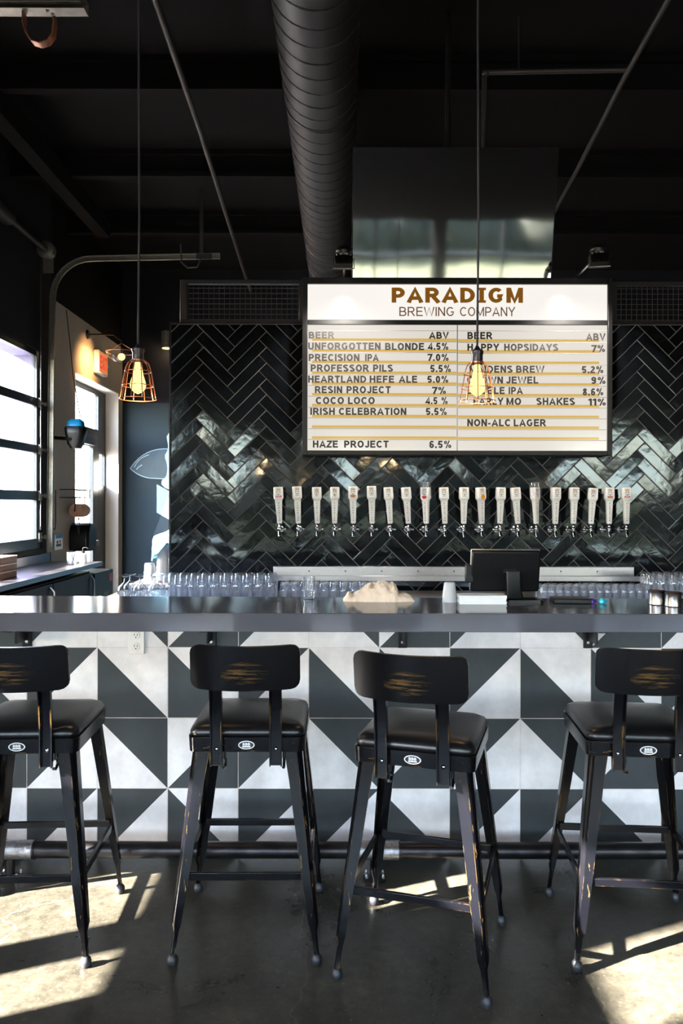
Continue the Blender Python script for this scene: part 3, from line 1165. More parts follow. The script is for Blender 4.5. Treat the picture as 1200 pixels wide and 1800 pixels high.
t = thing('bar_counter', 'bar front tiled in black and white half square triangles under grey worktop', 'bar counter', (0.5, BAR_Y, 0))
b = B()
b.box(BX0 - 0.5, BX1 - 0.5, 0.0055, 0.20, 0, CT_Z0)
b.build('carcass', M['tile_joint'], t)
TS = 124.0 * BAR_Y / F_PX
gx0 = P(47, 0, BAR_Y).x
gz = P(0, 1139.0, BAR_Y).z
pattern = {-1: ('UL', 'UR', 'LR'), 0: ('UL', 'LL', 'LL'), 1: ('UL', 'UR', 'LR'), 2: ('UL', 'UL', 'LL'), 3: ('UL', 'LL', 'LR')}
b = B()
J = 0.0016
rng = random.Random(5)
for row in range(-1, 4):
    zt = gz - row * TS
    zb = zt - TS
    for c in range(-6, 21):
        xl = gx0 + c * TS
        xr = xl + TS
        kind = pattern[row][c % 3]
        x0, x1, z0, z1 = xl + J, xr - J, zb + J, zt - J
        UL, UR, LL, LR = (x0, z1), (x1, z1), (x0, z0), (x1, z0)
        tri = {'UL': ((UL, UR, LL), (UR, LR, LL)), 'LR': ((UR, LR, LL), (UL, UR, LL)),
               'LL': ((UL, LR, LL), (UL, UR, LR)), 'UR': ((UL, UR, LR), (UL, LR, LL))}[kind]
        dy = rng.uniform(-0.0006, 0.0006)
        for mi, pl in enumerate(tri):
            p2 = clip_poly(list(pl), BX0, BX1, 0.0, CT_Z0 - 0.001)
            if len(p2) < 3:
                continue
            b.prism_xz([(x - 0.5, z) for x, z in p2], 0.004 + dy, 0.0125, mi)
b.build('triangle_tile', [M['tile_dark'], M['tile_white']], t)
for px in (45, 371, 708, 1036, 1367):
    x = P(px, 0, 3.28).x
    k = B()
    w = 0.020
    z0 = P(0, 1140, 3.28).z
    k.box(x - w - 0.5, x + w - 0.5, -0.006, 0.004, z0, CT_Z0 - 0.012)
    k.box(x - w - 0.5, x + w - 0.5, -0.2, 0.004, CT_Z0 - 0.012, CT_Z0 - 0.001)
    k.box(x - 0.004 - 0.5, x + 0.004 - 0.5, -0.12, -0.005, z0 + 0.035, CT_Z0 - 0.012)
    br = k.build('bracket', M['black_plastic'], t, bevel=0.002)
    k = B()
    k.lathe([(0.0065, 0), (0.0065, 0.003), (0.003, 0.005)], (x - 0.5, -0.006, P(0, 1130, 3.28).z), 12, axis=(0, -1, 0))
    k.build('screw', M['steel'], br, smooth=True)

b = B()
v = [(-2.3, CF), (3.3, CF), (3.3, 3.50), (-2.3, 3.63)]
b.rings([[(x, y, CT_Z0) for x, y in v], [(x, y, CT_Z1) for x, y in v]])
tag(b.build('worktop', M['counter'], bevel=0.003), 'long polished grey worktop on the triangle-tiled bar', 'worktop')

# power outlet
t = thing('power_outlet', 'white double power outlet on the tiled bar front under the worktop', 'outlet', P(240, 1127, BAR_Y) + Vector((0, 0.003, 0)))
b = B()
b.box(-0.036, 0.036, -0.008, 0, -0.057, 0.057)
b.build('cover_plate', M['white_plastic'], t, bevel=0.003)
for zz in (0.024, -0.024):
    b = B()
    b.lathe([(0.017, 0), (0.017, 0.0025), (0.0155, 0.0035)], (0, -0.008, zz), 20, axis=(0, -1, 0))
    s = b.build('socket', M['white_plastic'], t)
    b = B()
    b.box(-0.0075, -0.005, -0.0122, -0.0112, zz - 0.001, zz + 0.008)
    b.box(0.005, 0.0075, -0.0122, -0.0112, zz - 0.001, zz + 0.007)
    b.lathe([(0.0028, 0), (0.0028, 0.0008)], (0, -0.0114, zz - 0.008), 10, axis=(0, -1, 0))
    b.build('slot', M['ink'], s)

# foot rail
t = thing('foot_rail', 'round blackened steel foot rail along the bottom of the bar', 'foot rail', (0.5, 3.13, 0))
b = B()
b.tube([(BX0 - 0.5, 0, 0.116), (BX1 - 0.5, 0, 0.116)], 0.033, 20)
b.build('pipe', M['rail'], t, smooth=True)
for px in (28, 668, 1330):
    x = P(px, 0, 3.13).x - 0.5
    b = B()
    b.lathe([(0.0375, -0.083), (0.0375, 0.083)], (x, 0, 0.116), 24, axis=(1, 0, 0))
    cl = b.build('clamp', M['rail_clamp'], t, smooth=True, bevel=0.002)
    b = B()
    b.lathe([(0.0385, -0.004), (0.0385, 0.004)], (x + 0.081, 0, 0.116), 24, axis=(1, 0, 0))
    b.build('collar', M['rail'], cl)
    b = B()
    b.tube([(x - 0.02, 0, 0.09), (x - 0.02, 0, 0.006)], 0.02, 14)
    b.lathe([(0.05, 0), (0.05, 0.008), (0.024, 0.016)], (x - 0.02, 0, 0), 20)
    lg = b.build('leg', M['rail'], t, smooth=True)
    for dx, dy in ((0.034, 0.02), (-0.034, 0.02), (0.034, -0.02), (-0.034, -0.02)):
        b = B()
        b.lathe([(0.006, 0.006), (0.006, 0.02), (0.003, 0.026)], (x - 0.02 + dx, dy, 0), 8)
        b.build('bolt', M['steel'], lg)

# ================================================================== STOOLS
def rrect(h, z, r, n=5, hy=None):
    """Rounded square loop of half size h at height z."""
    hy = h if hy is None else hy
    pts = []
    for cx, cy, a0 in ((h - r, hy - r, 0), (-h + r, hy - r, 90), (-h + r, -hy + r, 180), (h - r, -hy + r, 270)):
        for k in range(n + 1):
            a = R(a0 + 90 * k / n)
            pts.append((cx + r * math.cos(a), cy + r * math.sin(a), z))
    return pts


def make_stool(label):
    t = thing('bar_stool', label, 'bar stool', group='metal bar stools at the bar')
    # seat frame: a rounded square band
    b = B()
    o0, o1 = rrect(0.197, 0.694, 0.028), rrect(0.200, 0.744, 0.030)
    i1, i0 = rrect(0.190, 0.744, 0.024), rrect(0.187, 0.694, 0.022)
    b.rings([o0, o1, i1, i0], closed=True)
    b.box(-0.188, 0.188, -0.188, 0.188, 0.728, 0.742)
    fr = b.build('seat_frame', M['stool_frame'], t, smooth=True, angle=50)
    # cushion
    b = B()
    b.rings([rrect(0.186, 0.738, 0.03), rrect(0.195, 0.748, 0.034), rrect(0.197, 0.759, 0.036), rrect(0.190, 0.773, 0.036),
             rrect(0.172, 0.783, 0.04), rrect(0.13, 0.789, 0.05), rrect(0.06, 0.792, 0.03)])
    b.build('seat', M['leather'], t, smooth=True, angle=70)
    # badge
    b = B()
    ell = [(0.028 * math.cos(2 * PI * k / 28), 0.719 + 0.0145 * math.sin(2 * PI * k / 28)) for k in range(28)]
    b.prism_xz(ell, -0.2015, -0.1985, 0)
    ring = []
    for k in range(28):
        a = 2 * PI * k / 28
        ring.append([(rx * math.cos(a), yy, 0.719 + rz * math.sin(a)) for rx, rz, yy in
                     ((0.0275, 0.0142, -0.2014), (0.0275, 0.0142, -0.2026), (0.0245, 0.0118, -0.2026), (0.0245, 0.0118, -0.2014))])
    b.rings(ring, 1, closed=True)
    put_text(b, 'BBB', -0.0125, 0.0125, 0.7175, 0.7265, -0.2022, 0.2, 1)
    b.box(-0.014, 0.014, -0.2022, -0.2014, 0.7115, 0.7155, 1)
    bd = b.build('badge', [M['badge_black'], M['badge_white']], fr)
    bd['label'] = 'small white and black oval badge'
    # legs: tapering rounded angle section, necking down to a rod
    for sx in (1, -1):
        for sy in (1, -1):
            b = B()
            rings = []
            for z, w, th in ((0.700, 0.060, 0.006), (0.60, 0.053, 0.006), (0.30, 0.042, 0.006), (0.135, 0.033, 0.006), (0.105, 0.019, 0.006), (0.035, 0.016, 0.006)):
                off = 0.178 + (0.251 - 0.178) * (0.70 - z) / 0.70 + (0.008 if z > 0.12 else 0.0)
                c = 0.30 * w
                loc = [(0, c), (0.12 * w, 0.12 * w), (c, 0), (w, 0), (w, th), (c + th * 0.4, th), (th, c + th * 0.4), (th, w), (0, w)]
                rings.append([(sx * (off - u), sy * (off - v), z) for u, v in loc])
            b.rings(rings)
            lg = b.build('leg', M['stool_leg'], t, smooth=True, angle=30)
            b = B()
            fo = 0.251 - 0.0113
            b.lathe([(0.010, 0.034), (0.0165, 0.026), (0.0185, 0.015), (0.016, 0.003), (0.010, 0.0)], (sx * fo, sy * fo, 0), 16)
            b.build('foot', M['foot'], lg, smooth=True)
    # rungs
    zr, orr = 0.285, 0.218
    for x0, y0, x1, y1 in ((-orr, -orr, orr, -orr), (-orr, orr, orr, orr), (-orr, -orr, -orr, orr), (orr, -orr, orr, orr)):
        b = B()
        if y0 == y1:
            b.box(x0 + 0.012, x1 - 0.012, y0 - 0.006, y0 + 0.006, zr - 0.014, zr + 0.012)
        else:
            b.box(x0 - 0.006, x0 + 0.006, y0 + 0.012, y1 - 0.012, zr - 0.014, zr + 0.012)
        b.build('rung', M['stool_frame'], t, bevel=0.002)
    # back posts: channel, bent back above the seat
    path = [(-0.204, 0.652), (-0.203, 0.70), (-0.204, 0.78), (-0.212, 0.86), (-0.224, 0.92), (-0.232, 0.96), (-0.240, 1.02)]
    for s in (1, -1):
        b = B()
        rings = []
        for y, z in path:
            w, dp, th = 0.021, 0.018, 0.004
            xc = s * 0.10
            rings.append([(xc - w, y, z), (xc - w, y - dp, z), (xc - w + th, y - dp, z), (xc - w + th, y - th, z),
                          (xc + w - th, y - th, z), (xc + w - th, y - dp, z), (xc + w, y - dp, z), (xc + w, y, z)])
        b.rings(rings)
        po = b.build('back_post', M['stool_leg'], t, smooth=True, angle=30)
        b = B()
        b.lathe([(0.0075, 0), (0.006, 0.003), (0.002, 0.005)], (s * 0.10, -0.2065, 0.708), 12, axis=(0, -1, 0))
        b.build('bolt', M['chrome'], po, smooth=True)
        b = B()
        loop = [(-0.19, 0.70)] + [(-0.205 + 0.03 * math.sin(a), 0.675 - 0.03 * (1 - math.cos(a)) * 0.6) for a in [k * PI / 8 for k in range(1, 8)]] + [(-0.219, 0.650)]
        rings = [[(s * 0.10 + 0.019 + dx, y, z) for dx in (0, 0.006)] for y, z in loop]
        b.tube([(s * 0.10 + 0.026, y, z) for y, z in loop], 0.005, 8)
        b.build('hook', M['stool_frame'], t, smooth=True)
    # curved backrest with rounded corners
    b = B()
    nx, nz = 24, 10
    hw, hz, rc = 0.183, 0.076, 0.030
    def shape(u, v):
        # rounded rectangle by squircle-like corner pull
        x, z = u * hw, v * hz
        dx, dz = abs(x) - (hw - rc), abs(z) - (hz - rc)
        if dx > 0 and dz > 0:
            m = max(dx, dz) / math.hypot(dx, dz)
            x = math.copysign(hw - rc + dx * m, x)
            z = math.copysign(hz - rc + dz * m, z)
        return x, z
    grid = {}
    for side, off in ((0, -0.006), (1, 0.006)):
        for i in range(nx + 1):
            for j in range(nz + 1):
                x, z = shape(-1 + 2 * i / nx, -1 + 2 * j / nz)
                y = -0.2735 + 1.05 * x * x - 0.16 * z + off
                grid[side, i, j] = b.bm.verts.new((x, y, 0.992 + z + 0.10 * x * x))
    for side in (0, 1):
        for i in range(nx):
            for j in range(nz):
                b.bm.faces.new([grid[side, i, j], grid[side, i + 1, j], grid[side, i + 1, j + 1], grid[side, i, j + 1]])
    rim = [(i, 0) for i in range(nx)] + [(nx, j) for j in range(nz)] + [(i, nz) for i in range(nx, 0, -1)] + [(0, j) for j in range(nz, 0, -1)]
    for k in range(len(rim)):
        a, c = rim[k], rim[(k + 1) % len(rim)]
        b.bm.faces.new([grid[(0,) + a], grid[(0,) + c], grid[(1,) + c], grid[(1,) + a]])
    b.build('backrest', M['stool_back'], t, smooth=True, angle=50)
    return t


stool = make_stool('black metal bar stool beside the windows, legs in the bright sun patches')
stool.location = (-1.097, 2.76, 0)
stool.rotation_euler = (0, 0, R(3))
dup(stool, (-0.322, 2.785, 0), R(0.5), 'black metal bar stool standing square to the bar, beside the white power outlet')
dup(stool, (0.287, 2.630, 0), R(-17), 'black metal bar stool turned askew to the bar, between its squarer neighbours')
dup(stool, (1.036, 2.735, 0), R(-4.6), 'black metal bar stool below the short steel cups, last of the row from the windows')

# ================================================================== MENU SIGN
SY = 5.06                                              # front of the lit faces
sx0, sx1 = P(531, 0, SY).x, P(1074, 0, SY).x
sz0, sz1 = P(0, 800, SY).z, P(0, 489, SY).z
t = thing('menu_sign', 'large lit white beer menu sign in black frame on herringbone tiles', 'menu sign', ((sx0 + sx1) / 2, TW_Y - 0.008, sz0))
ox, oy, oz = t.location


def S(px, py, d=SY):
    p = P(px, py, d)
    return p.x - ox, p.z - oz


yf = SY - oy
b = B()
xa, xb, za, zb = sx0 - ox, sx1 - ox, sz0 - oz, sz1 - oz
ia, ib = S(540, 0)[0], S(1066, 0)[0]
ja, jb = S(0, 792)[1], S(0, 500)[1]
m0, m1 = S(0, 571)[1], S(0, 562.5)[1]
b.box(xa, ia, yf - 0.02, -0.001, za, zb)
b.box(ib, xb, yf - 0.02, -0.001, za, zb)
b.box(ia, ib, yf - 0.02, -0.001, za, ja)
b.box(ia, ib, yf - 0.02, -0.001, jb, zb)
b.box(ia, ib, yf - 0.008, -0.001, m0, m1)
b.build('frame', M['dark_metal'], t, bevel=0.003)
b = B()
b.box(ia, ib, yf, -0.02, m1, jb)
head = b.build('header_panel', M['sign_head'], t)
b = B()
b.box(ia, ib, yf, -0.02, ja, m0)
body = b.build('menu_panel', M['sign_body'], t)
# letter tracks
b = B()
for k, py in enumerate((599, 618, 638, 657, 676, 695, 714, 733, 752, 771)):
    for (pa, pb, dpy) in ((548, 801.5, 0), (804.5, 1052, 1)):
        x0, z = S(pa, py - 1.8 + dpy)
        x1 = S(pb, 0)[0]
        b.box(x0, x1, yf - 0.002, yf + 0.001, z - 0.0085, z + 0.0085, 0)
        zl = S(0, py + 1.6 + dpy)[1]
        b.box(S(541, 0)[0] if pa < 700 else x0, x1 if pa < 700 else S(1065, 0)[0], yf - 0.004, yf + 0.001, zl - 0.0016, zl + 0.0016, 1)
x = S(803, 0)[0]
b.box(x - 0.003, x + 0.003, yf - 0.004, yf + 0.001, ja, m0, 1)
b.box(ia, ib, yf - 0.003, yf + 0.001, S(0, 581.5)[1] - 0.0008, S(0, 581.5)[1] + 0.0008, 1)
b.build('letter_track', [M['sign_track'], M['track_line']], body)


def line(b, s, x0, x1, y0, y1, w=0.215, mi=0, dy=0.006, slab=False):
    (ax_, z1_), (bx_, z0_) = S(x0, y0), S(x1, y1)
    put_text(b, s, ax_, bx_, z0_, z1_, yf - dy, w, mi, 0.13, slab)


for args in (
    ('BEER', 542, 587, 583.5, 595.5), ('ABV', 753, 788, 583.5, 595.5),
    ('UNFORGOTTEN', 541, 668, 602.5, 615), ('BLONDE', 676, 744.5, 603, 615.5), ('4.5%', 750, 787, 602.5, 615),
    ('PRECISION', 542, 631, 622.5, 635), ('IPA', 641, 665, 622.5, 635), ('7.0%', 750.5, 787.5, 622, 634.5),
    ('PROFESSOR', 545.5, 648, 641, 653.5), ('PILS', 655, 690, 641, 653.5), ('5.5%', 755, 791.5, 641.5, 654),
    ('HEARTLAND', 541, 643, 660.5, 673), ('HEFE', 649, 692, 660.5, 673), ('ALE', 700, 732.5, 660.5, 673), ('5.0%', 750, 787, 660.5, 673),
    ('RESIN', 553, 601, 679, 691.5), ('PROJECT', 608.5, 686, 679, 691.5), ('7%', 758.5, 783, 680, 692.5),
    ('COCO', 554.5, 604, 698, 710.5), ('LOCO', 611, 658, 698, 710.5), ('4.5 %', 746, 786, 698, 710.5),
    ('IRISH', 545, 588, 717, 729.5), ('CELEBRATION', 595, 713.5, 717, 729.5), ('5.5%', 747.5, 784.5, 717, 729.5),
    ('HAZE', 549.5, 593.5, 774.5, 787), ('PROJECT', 604.5, 682.5, 774.5, 787), ('6.5%', 754, 792.5, 774.5, 787.5),
    ('BEER', 820.5, 864.5, 583.5, 596), ('ABV', 1028.5, 1063, 585.5, 598),
    ('HAPPY', 820.5, 876.5, 604, 616.5), ('HOPSIDAYS', 885, 980, 604, 616.5), ('7%', 1038, 1062, 606, 618.5),
    ('MAIDENS', 824, 900, 642.5, 655), ('BREW', 906, 956, 642.5, 655), ('5.2%', 1021, 1059, 643, 655.5),
    ('CROWN', 820, 883, 661.5, 674), ('JEWEL', 888.5, 945, 661.5, 674), ('9%', 1038, 1063, 662, 674.5),
    ('DOUBLE', 820, 886, 680, 692.5), ('IPA', 893, 918, 680, 692.5), ('8.6%', 1023, 1059, 682, 694.5),
    ('EARLY', 831, 884, 699, 711.5), ('MO', 889, 915, 699, 711.5), ('SHAKES', 941.5, 1009.5, 699, 711.5), ('11%', 1032, 1063.5, 700, 712.5),
    ('NON-ALC', 820.5, 896, 736.5, 749), ('LAGER', 902, 959, 736.5, 749),
):
    b = B()
    line(b, *args)
    b.build('lettering', M['letter'], body)
b = B()
line(b, 'PARADIGM', 687.5, 918, 505.5, 532, 0.235, 0, 0.003, True)
b.build('lettering', M['brand'], head)
b = B()
line(b, 'BREWING', 701, 797, 539.5, 555.5, 0.125, 0, 0.003)
b.build('lettering', M['brand_thin'], head)
b = B()
line(b, 'COMPANY', 807.5, 904.5, 539.5, 555.5, 0.125, 0, 0.003)
b.build('lettering', M['brand_thin'], head)

# ================================================================== SCREEN ABOVE THE SIGN
tilt = R(12)
t = thing('television', 'large black screen tilted down above the menu sign, mirroring the windows', 'television', (P(793.5, 0, 5.1).x, 5.12, P(0, 492, 5.12).z))
mt = Matrix.Rotation(tilt, 4, 'X')
hw = 353 / 2 * 5.1 / F_PX
b = B()
b.box(-hw, hw, 0.0, 0.05, 0, 0.83, mat=mt)
b.box(-hw * 0.5, hw * 0.5, 0.05, 0.09, 0.1, 0.6, mat=mt)
b.build('case', M['black_plastic'], t, bevel=0.004)
b = B()
b.box(-hw + 0.008, hw - 0.008, -0.003, 0.0, 0.008, 0.822, mat=mt)
b.build('screen', M['screen'], t)
b = B()
b.tube([(0, 0.12, 0.45), (0, 0.20, 0.45)], 0.02, 10)
b.tube([(0, 0.20, 0.40), (0, 0.20, Z_C - t.location.z)], 0.02, 12)
b.box(-0.06, 0.06, 0.04, 0.13, 0.40, 0.50)
b.build('ceiling_mount', M['dark_metal'], t)

# ================================================================== SIGN FLOODLIGHTS
def flood(px, top_py, base_px, label, turn):
    d = 4.62
    base = P(base_px, 489, SY + 0.05)
    base.y = SY + 0.05
    t = thing('flood_light', label, 'flood light', base, group='flood lights above the menu sign')
    head = P(px, top_py + 26, d) - base
    b = B()
    b.tube([(0, 0, 0), head * 0.55, head], 0.0085, 10)
    b.build('arm', M['steel'], t, smooth=True)
    hd = Matrix.Translation(head) @ Matrix.Rotation(turn, 4, 'Z') @ Matrix.Rotation(R(-22), 4, 'X')
    b = B()
    b.box(-0.055, 0.055, -0.028, 0.028, -0.082, -0.012, mat=hd)
    for k in range(9):
        x = -0.05 + k * 0.0125
        b.box(x - 0.0025, x + 0.0025, -0.042, -0.028, -0.078, -0.018, mat=hd)
    b.build('housing', M['dark_metal'], t, bevel=0.003)
    b = B()
    b.box(-0.048, 0.048, 0.028, 0.0295, -0.078, -0.018, mat=hd)
    b.build('lens', M['flood_lens'], t)
    b = B()
    b.lathe([(0.045, 0), (0.05, 0.02), (0.036, 0.045), (0.0, 0.052)], head + Vector((0, 0, 0.006)), 18)
    b.build('cap', M['dark_metal'], t, smooth=True)
    for s in (-1, 1):
        b = B()
        b.ball(head + Vector((s * 0.040, -0.023, 0.0)), 0.015, 0, 2, (1.0, 0.8, 1.0))
        b.build('knuckle', M['steel'], t, smooth=True)
    b = B()
    pts = [hd @ Vector(p) for p in ((-0.06, 0, -0.02), (-0.064, 0, -0.092), (0.064, 0, -0.092), (0.06, 0, -0.02))]
    b.tube(pts, 0.0035, 8)
    b.build('yoke', M['steel'], t)
    ld = bpy.data.lights.new('flood glow', 'SPOT')
    ld.energy = FLOOD_W
    ld.color = (1.0, 0.95, 0.88)
    ld.spot_size = R(110)
    ld.spot_blend = 0.6
    ld.shadow_soft_size = 0.04
    lo = bpy.data.objects.new('flood glow', ld)
    COL.objects.link(lo)
    lo.location = base + (hd @ Vector((0, 0.06, -0.05)))
    lo.rotation_mode = 'QUATERNION'
    lo.rotation_quaternion = Vector((0, 0.45, -1)).to_track_quat('-Z', 'Y')
    return t


FLOOD_W = 70.0
M['flood_lens'] = emit('lit flood lens', (255, 246, 232), 6.0)
flood(603, 424, 604, 'small black flood light on straight arm above the sign, beside the spiral duct', 0)
flood(1050, 420, 1010, 'small black flood light on slanting arm above the sign, past the screen', R(-8))

# ================================================================== TAPS
tap_x = [(488, 491, 853), (521, 524, 852), (556, 557.5, 853), (588, 588, 853), (620, 621, 852), (653, 654, 851), (682, 686, 853), (713, 718, 853), (748, 749.5, 853),
         (780, 782.5, 853), (816, 815.5, 853), (845, 847.5, 853), (881, 879.5, 853), (906, 911, 853), (941, 943.5, 853), (978, 977, 853),
         (1010.5, 1009, 853), (1044, 1040, 854), (1072, 1072, 853), (1101.5, 1102.5, 853)]
ordn = ['first', 'second', 'third', 'fourth', 'fifth', 'sixth', 'seventh', 'eighth', 'ninth', 'tenth', 'eleventh', 'twelfth', 'thirteenth',
        'fourteenth', 'fifteenth', 'sixteenth', 'seventeenth', 'eighteenth', 'nineteenth', 'twentieth']
TAPD = 5.05
SCL = TAPD / F_PX
look = {0: 'dull red band', 4: 'copper brown band', 8: 'red heart and clear top', 11: 'amber spot', 14: 'clear top', 18: 'brown lettered band', 19: 'dull red badge'}
for i, (xt, xb_, yt) in enumerate(tap_x):
    base = P(xb_, 943, TAPD)
    what = look.get(i)
    lab = 'white tap handle with %s, %s in row counting from stemmed glasses' % (what, ordn[i]) if what else \
        'plain crested white beer tap handle, %s in row counting from stemmed glasses' % ordn[i]
    t = thing('beer_tap', lab, 'beer tap', (base.x, TAPD, base.z), group='beer taps on the herringbone wall')
    # faucet
    b = B()
    b.lathe([(0.021, 0), (0.021, 0.006), (0.013, 0.012), (0.012, 0.07), (0.014, 0.075)], (0, 0.142, 0.045), 16, axis=(0, -1, 0.0))
    b.tube([(0, 0.075, 0.045), (0, 0.03, 0.045), (0, 0.012, 0.036), (0, 0.004, 0.018), (0, 0, 0.0)], [0.014, 0.014, 0.012, 0.010, 0.0085], 14)
    b.ball((0, 0.02, 0.052), 0.015, 0, 2)
    fa = b.build('faucet', M['chrome'], t, smooth=True)
    b = B()
    b.lathe([(0.008, 0.0), (0.010, 0.006), (0.0085, 0.012), (0.009, 0.026), (0.006, 0.03)], (0, 0.02, 0.06), 14)
    b.build('collar', M['chrome'], fa, smooth=True)
    b = B()
    sd = -1 if xb_ > 720 else 1
    b.tube([(0, 0.06, 0.045), (sd * 0.03, 0.055, 0.047)], 0.007, 10)
    b.ball((sd * 0.034, 0.055, 0.047), 0.010, 0, 2)
    b.build('lever', M['chrome'], fa, smooth=True)
    # handle, tilted as it stands
    lean = math.atan2((xt - xb_), 66)
    yaw = {8: R(-32), 11: R(20), 14: R(38), 1: R(6), 13: R(6), 15: R(10), 17: R(-8)}.get(i, rng.uniform(-0.12, 0.12))
    hb = Vector((0, 0.02, 0.086))
    hm = Matrix.Translation(hb) @ Matrix.Rotation(lean, 4, 'Y') @ Matrix.Rotation(yaw, 4, 'Z')
    H = (917 - yt) * SCL
    b = B()
    w0, w1, w2 = 0.0165, 0.0225, 0.031
    zs = [(0, w0 * 0.9), (0.004, w0), (H * 0.60, w1), (H * 0.645, w1 + 0.002), (H * 0.68, w2), (H * 0.72, w2 + 0.0015), (H * 0.985, w2), (H, w2 - 0.003)]
    rings = []
    for z, w in zs:
        dp = w * 0.62
        rings.append([hm @ Vector(p) for p in rrect(w, z, min(w, dp) * 0.35, 3, dp)])
    b.rings(rings)
    h = b.build('handle', M['cap_white'], t, smooth=True, angle=45)
    # crest and the name down the shank
    b = B()
    yfz = lambda z: -(w2 * 0.62 + 0.0012)
    cz = H * 0.86

    def flat(pts, mi, yy):
        b.poly([hm @ Vector((x, yy, z)) for x, z in pts], mi)
    yy = -(w2 + 0.0015) * 0.62 - 0.0008
    for k in (-2, -1, 0, 1, 2):                         # spiky crown
        flat([(k * 0.006 - 0.003, cz + 0.018), (k * 0.006 + 0.003, cz + 0.018), (k * 0.0075, cz + 0.031 - abs(k) * 0.002)], 1, yy)
    flat([(-0.012, cz + 0.011), (0.012, cz + 0.011), (0.014, cz + 0.016), (-0.014, cz + 0.016)], 1, yy)
    for s in (-1, 1):                                   # eyes, jaw and cheeks of the crest
        flat([(s * 0.004, cz + 0.004), (s * 0.012, cz + 0.007), (s * 0.013, cz + 0.002), (s * 0.006, cz)], 0, yy)
        flat([(s * 0.013, cz - 0.001), (s * 0.015, cz + 0.001), (s * 0.010, cz - 0.016), (s * 0.007, cz - 0.016)], 0, yy)
    flat([(-0.003, cz - 0.004), (0.003, cz - 0.004), (0.001, cz + 0.002), (-0.001, cz + 0.002)], 0, yy)
    flat([(-0.006, cz - 0.012), (0.006, cz - 0.012), (0, cz - 0.021)], 0, yy)
    flat([(-0.013, H * 0.752), (0.013, H * 0.752), (0.013, H * 0.763), (-0.013, H * 0.763)], 2, yy)
    if i in (0, 19):
        flat([(-0.018, H * 0.72), (0.018, H * 0.72), (0.020, H * 0.765), (-0.020, H * 0.765)], 3, yy - 0.0006)
        flat([(-0.012, H * 0.738), (0.012, H * 0.738), (0.012, H * 0.748), (-0.012, H * 0.748)], 6, yy - 0.0012)
    if i == 4:
        flat([(-0.015, H * 0.725), (-0.008, H * 0.705), (0.008, H * 0.705), (0.015, H * 0.725), (0.018, H * 0.775), (-0.018, H * 0.775)], 4, yy - 0.0006)
    if i == 18:
        flat([(-0.015, H * 0.715), (0.015, H * 0.715), (0.018, H * 0.765), (-0.018, H * 0.765)], 4, yy - 0.0006)
    if i == 8:
        flat([(0, H * 0.675), (0.016, H * 0.71), (0.017, H * 0.75), (0.009, H * 0.765), (0, H * 0.755), (-0.009, H * 0.765), (-0.017, H * 0.75), (-0.016, H * 0.71)], 7, yy - 0.0006)
    if i == 11:
        flat([(0.015 * math.cos(k * PI / 6) + 0.004, H * 0.735 + 0.017 * math.sin(k * PI / 6)) for k in range(12)], 5, yy - 0.0006)
    for k, ch in enumerate('PARADIGM'):
        z = H * (0.555 - k * 0.067)
        wz = w0 + (w1 - w0) * z / (H * 0.6)
        me = text_mesh(ch, 0.2)
        xs_ = [v.co.x for v in me.vertices]
        s_ = 0.0095
        cx_ = (min(xs_) + max(xs_)) / 2 * s_
        mm = hm @ Matrix.Translation((-cx_, -wz * 0.62 - 0.0010, z - 0.004)) @ Matrix.Rotation(R(90), 4, 'X') @ Matrix.Scale(s_, 4)
        b.mesh(me, mm, 2)
    b.build('crest', [M['ink'], M['gold_ink'], M['ink_grey'], M['pink_ink'], M['brown_ink'], M['orange_ink'], M['cap_white'], M['red_ink']], h)
    if i in (8, 14):
        b = B()
        rr = []
        for z, w in ((H * 0.78, w2 + 0.003), (H + 0.032, w2 + 0.002), (H + 0.035, w2 - 0.001)):
            rr.append([hm @ Vector(p) for p in rrect(w, z, 0.008, 3, w * 0.75)])
        b.rings(rr)
        b.build('clear_top', M['glass'], t, smooth=True, angle=40)

# drip rail under the taps
t = thing('drip_rail', 'long stainless steel splash rail below the beer taps', 'rail', (P(797, 0, 5.15).x, 5.185, P(0, 1020, 5.1).z))
ox, oy, oz = t.location
b = B()
zt = P(0, 996, 5.15).z - oz
xa, xb_ = P(480, 0, 5.15).x - ox, P(1115, 0, 5.15).x - ox
b.box(xa, xb_, -0.03, 0.0, 0.02, zt)
b.build('back_plate', M['steel'], t, bevel=0.002)
b = B()
x2 = P(1128, 0, 5.1).x - ox
b.box(xa, x2, -0.13, 0.0, 0.0, 0.022)
b.box(xa, x2, -0.135, -0.125, 0.0, 0.035)
b.build('drip_tray', M['steel'], t, bevel=0.002)
for px in (543, 607, 671, 735, 798, 986, 1050):
    b = B()
    b.lathe([(0.005, 0), (0.004, 0.003)], (P(px, 0, 5.15).x - ox, -0.03, P(0, 1004, 5.15).z - oz), 10, axis=(0, -1, 0))
    b.build('screw', M['dark_metal'], t)

# ================================================================== BACK BAR AND GLASSES
BB_Z = 0.962
b = B()
b.box(-1.45, 3.2, 4.48, 5.05, BB_Z - 0.04, BB_Z)
tag(b.build('back_counter', M['steel'], bevel=0.003), 'stainless steel back counter below the beer taps, holding the glasses', 'worktop')
b = B()
b.box(-1.42, 3.18, 4.55, 5.04, 0.0, BB_Z - 0.041)
for k in range(7):
    x = -1.42 + k * 0.66
    b.box(x + 0.01, x + 0.65, 4.53, 4.55, 0.10, BB_Z - 0.06)
tag(b.build('back_cabinet', M['cooler']), 'dark cooler cabinet under the stainless back counter', 'cabinet')


def shell(prof_out, prof_in, c=(0, 0, 0), seg=20):
    """A drinking vessel: outer profile up, inner profile back down."""
    b = B()
    b.lathe(prof_out + prof_in[::-1], c, seg, 0, cap=True)
    return b


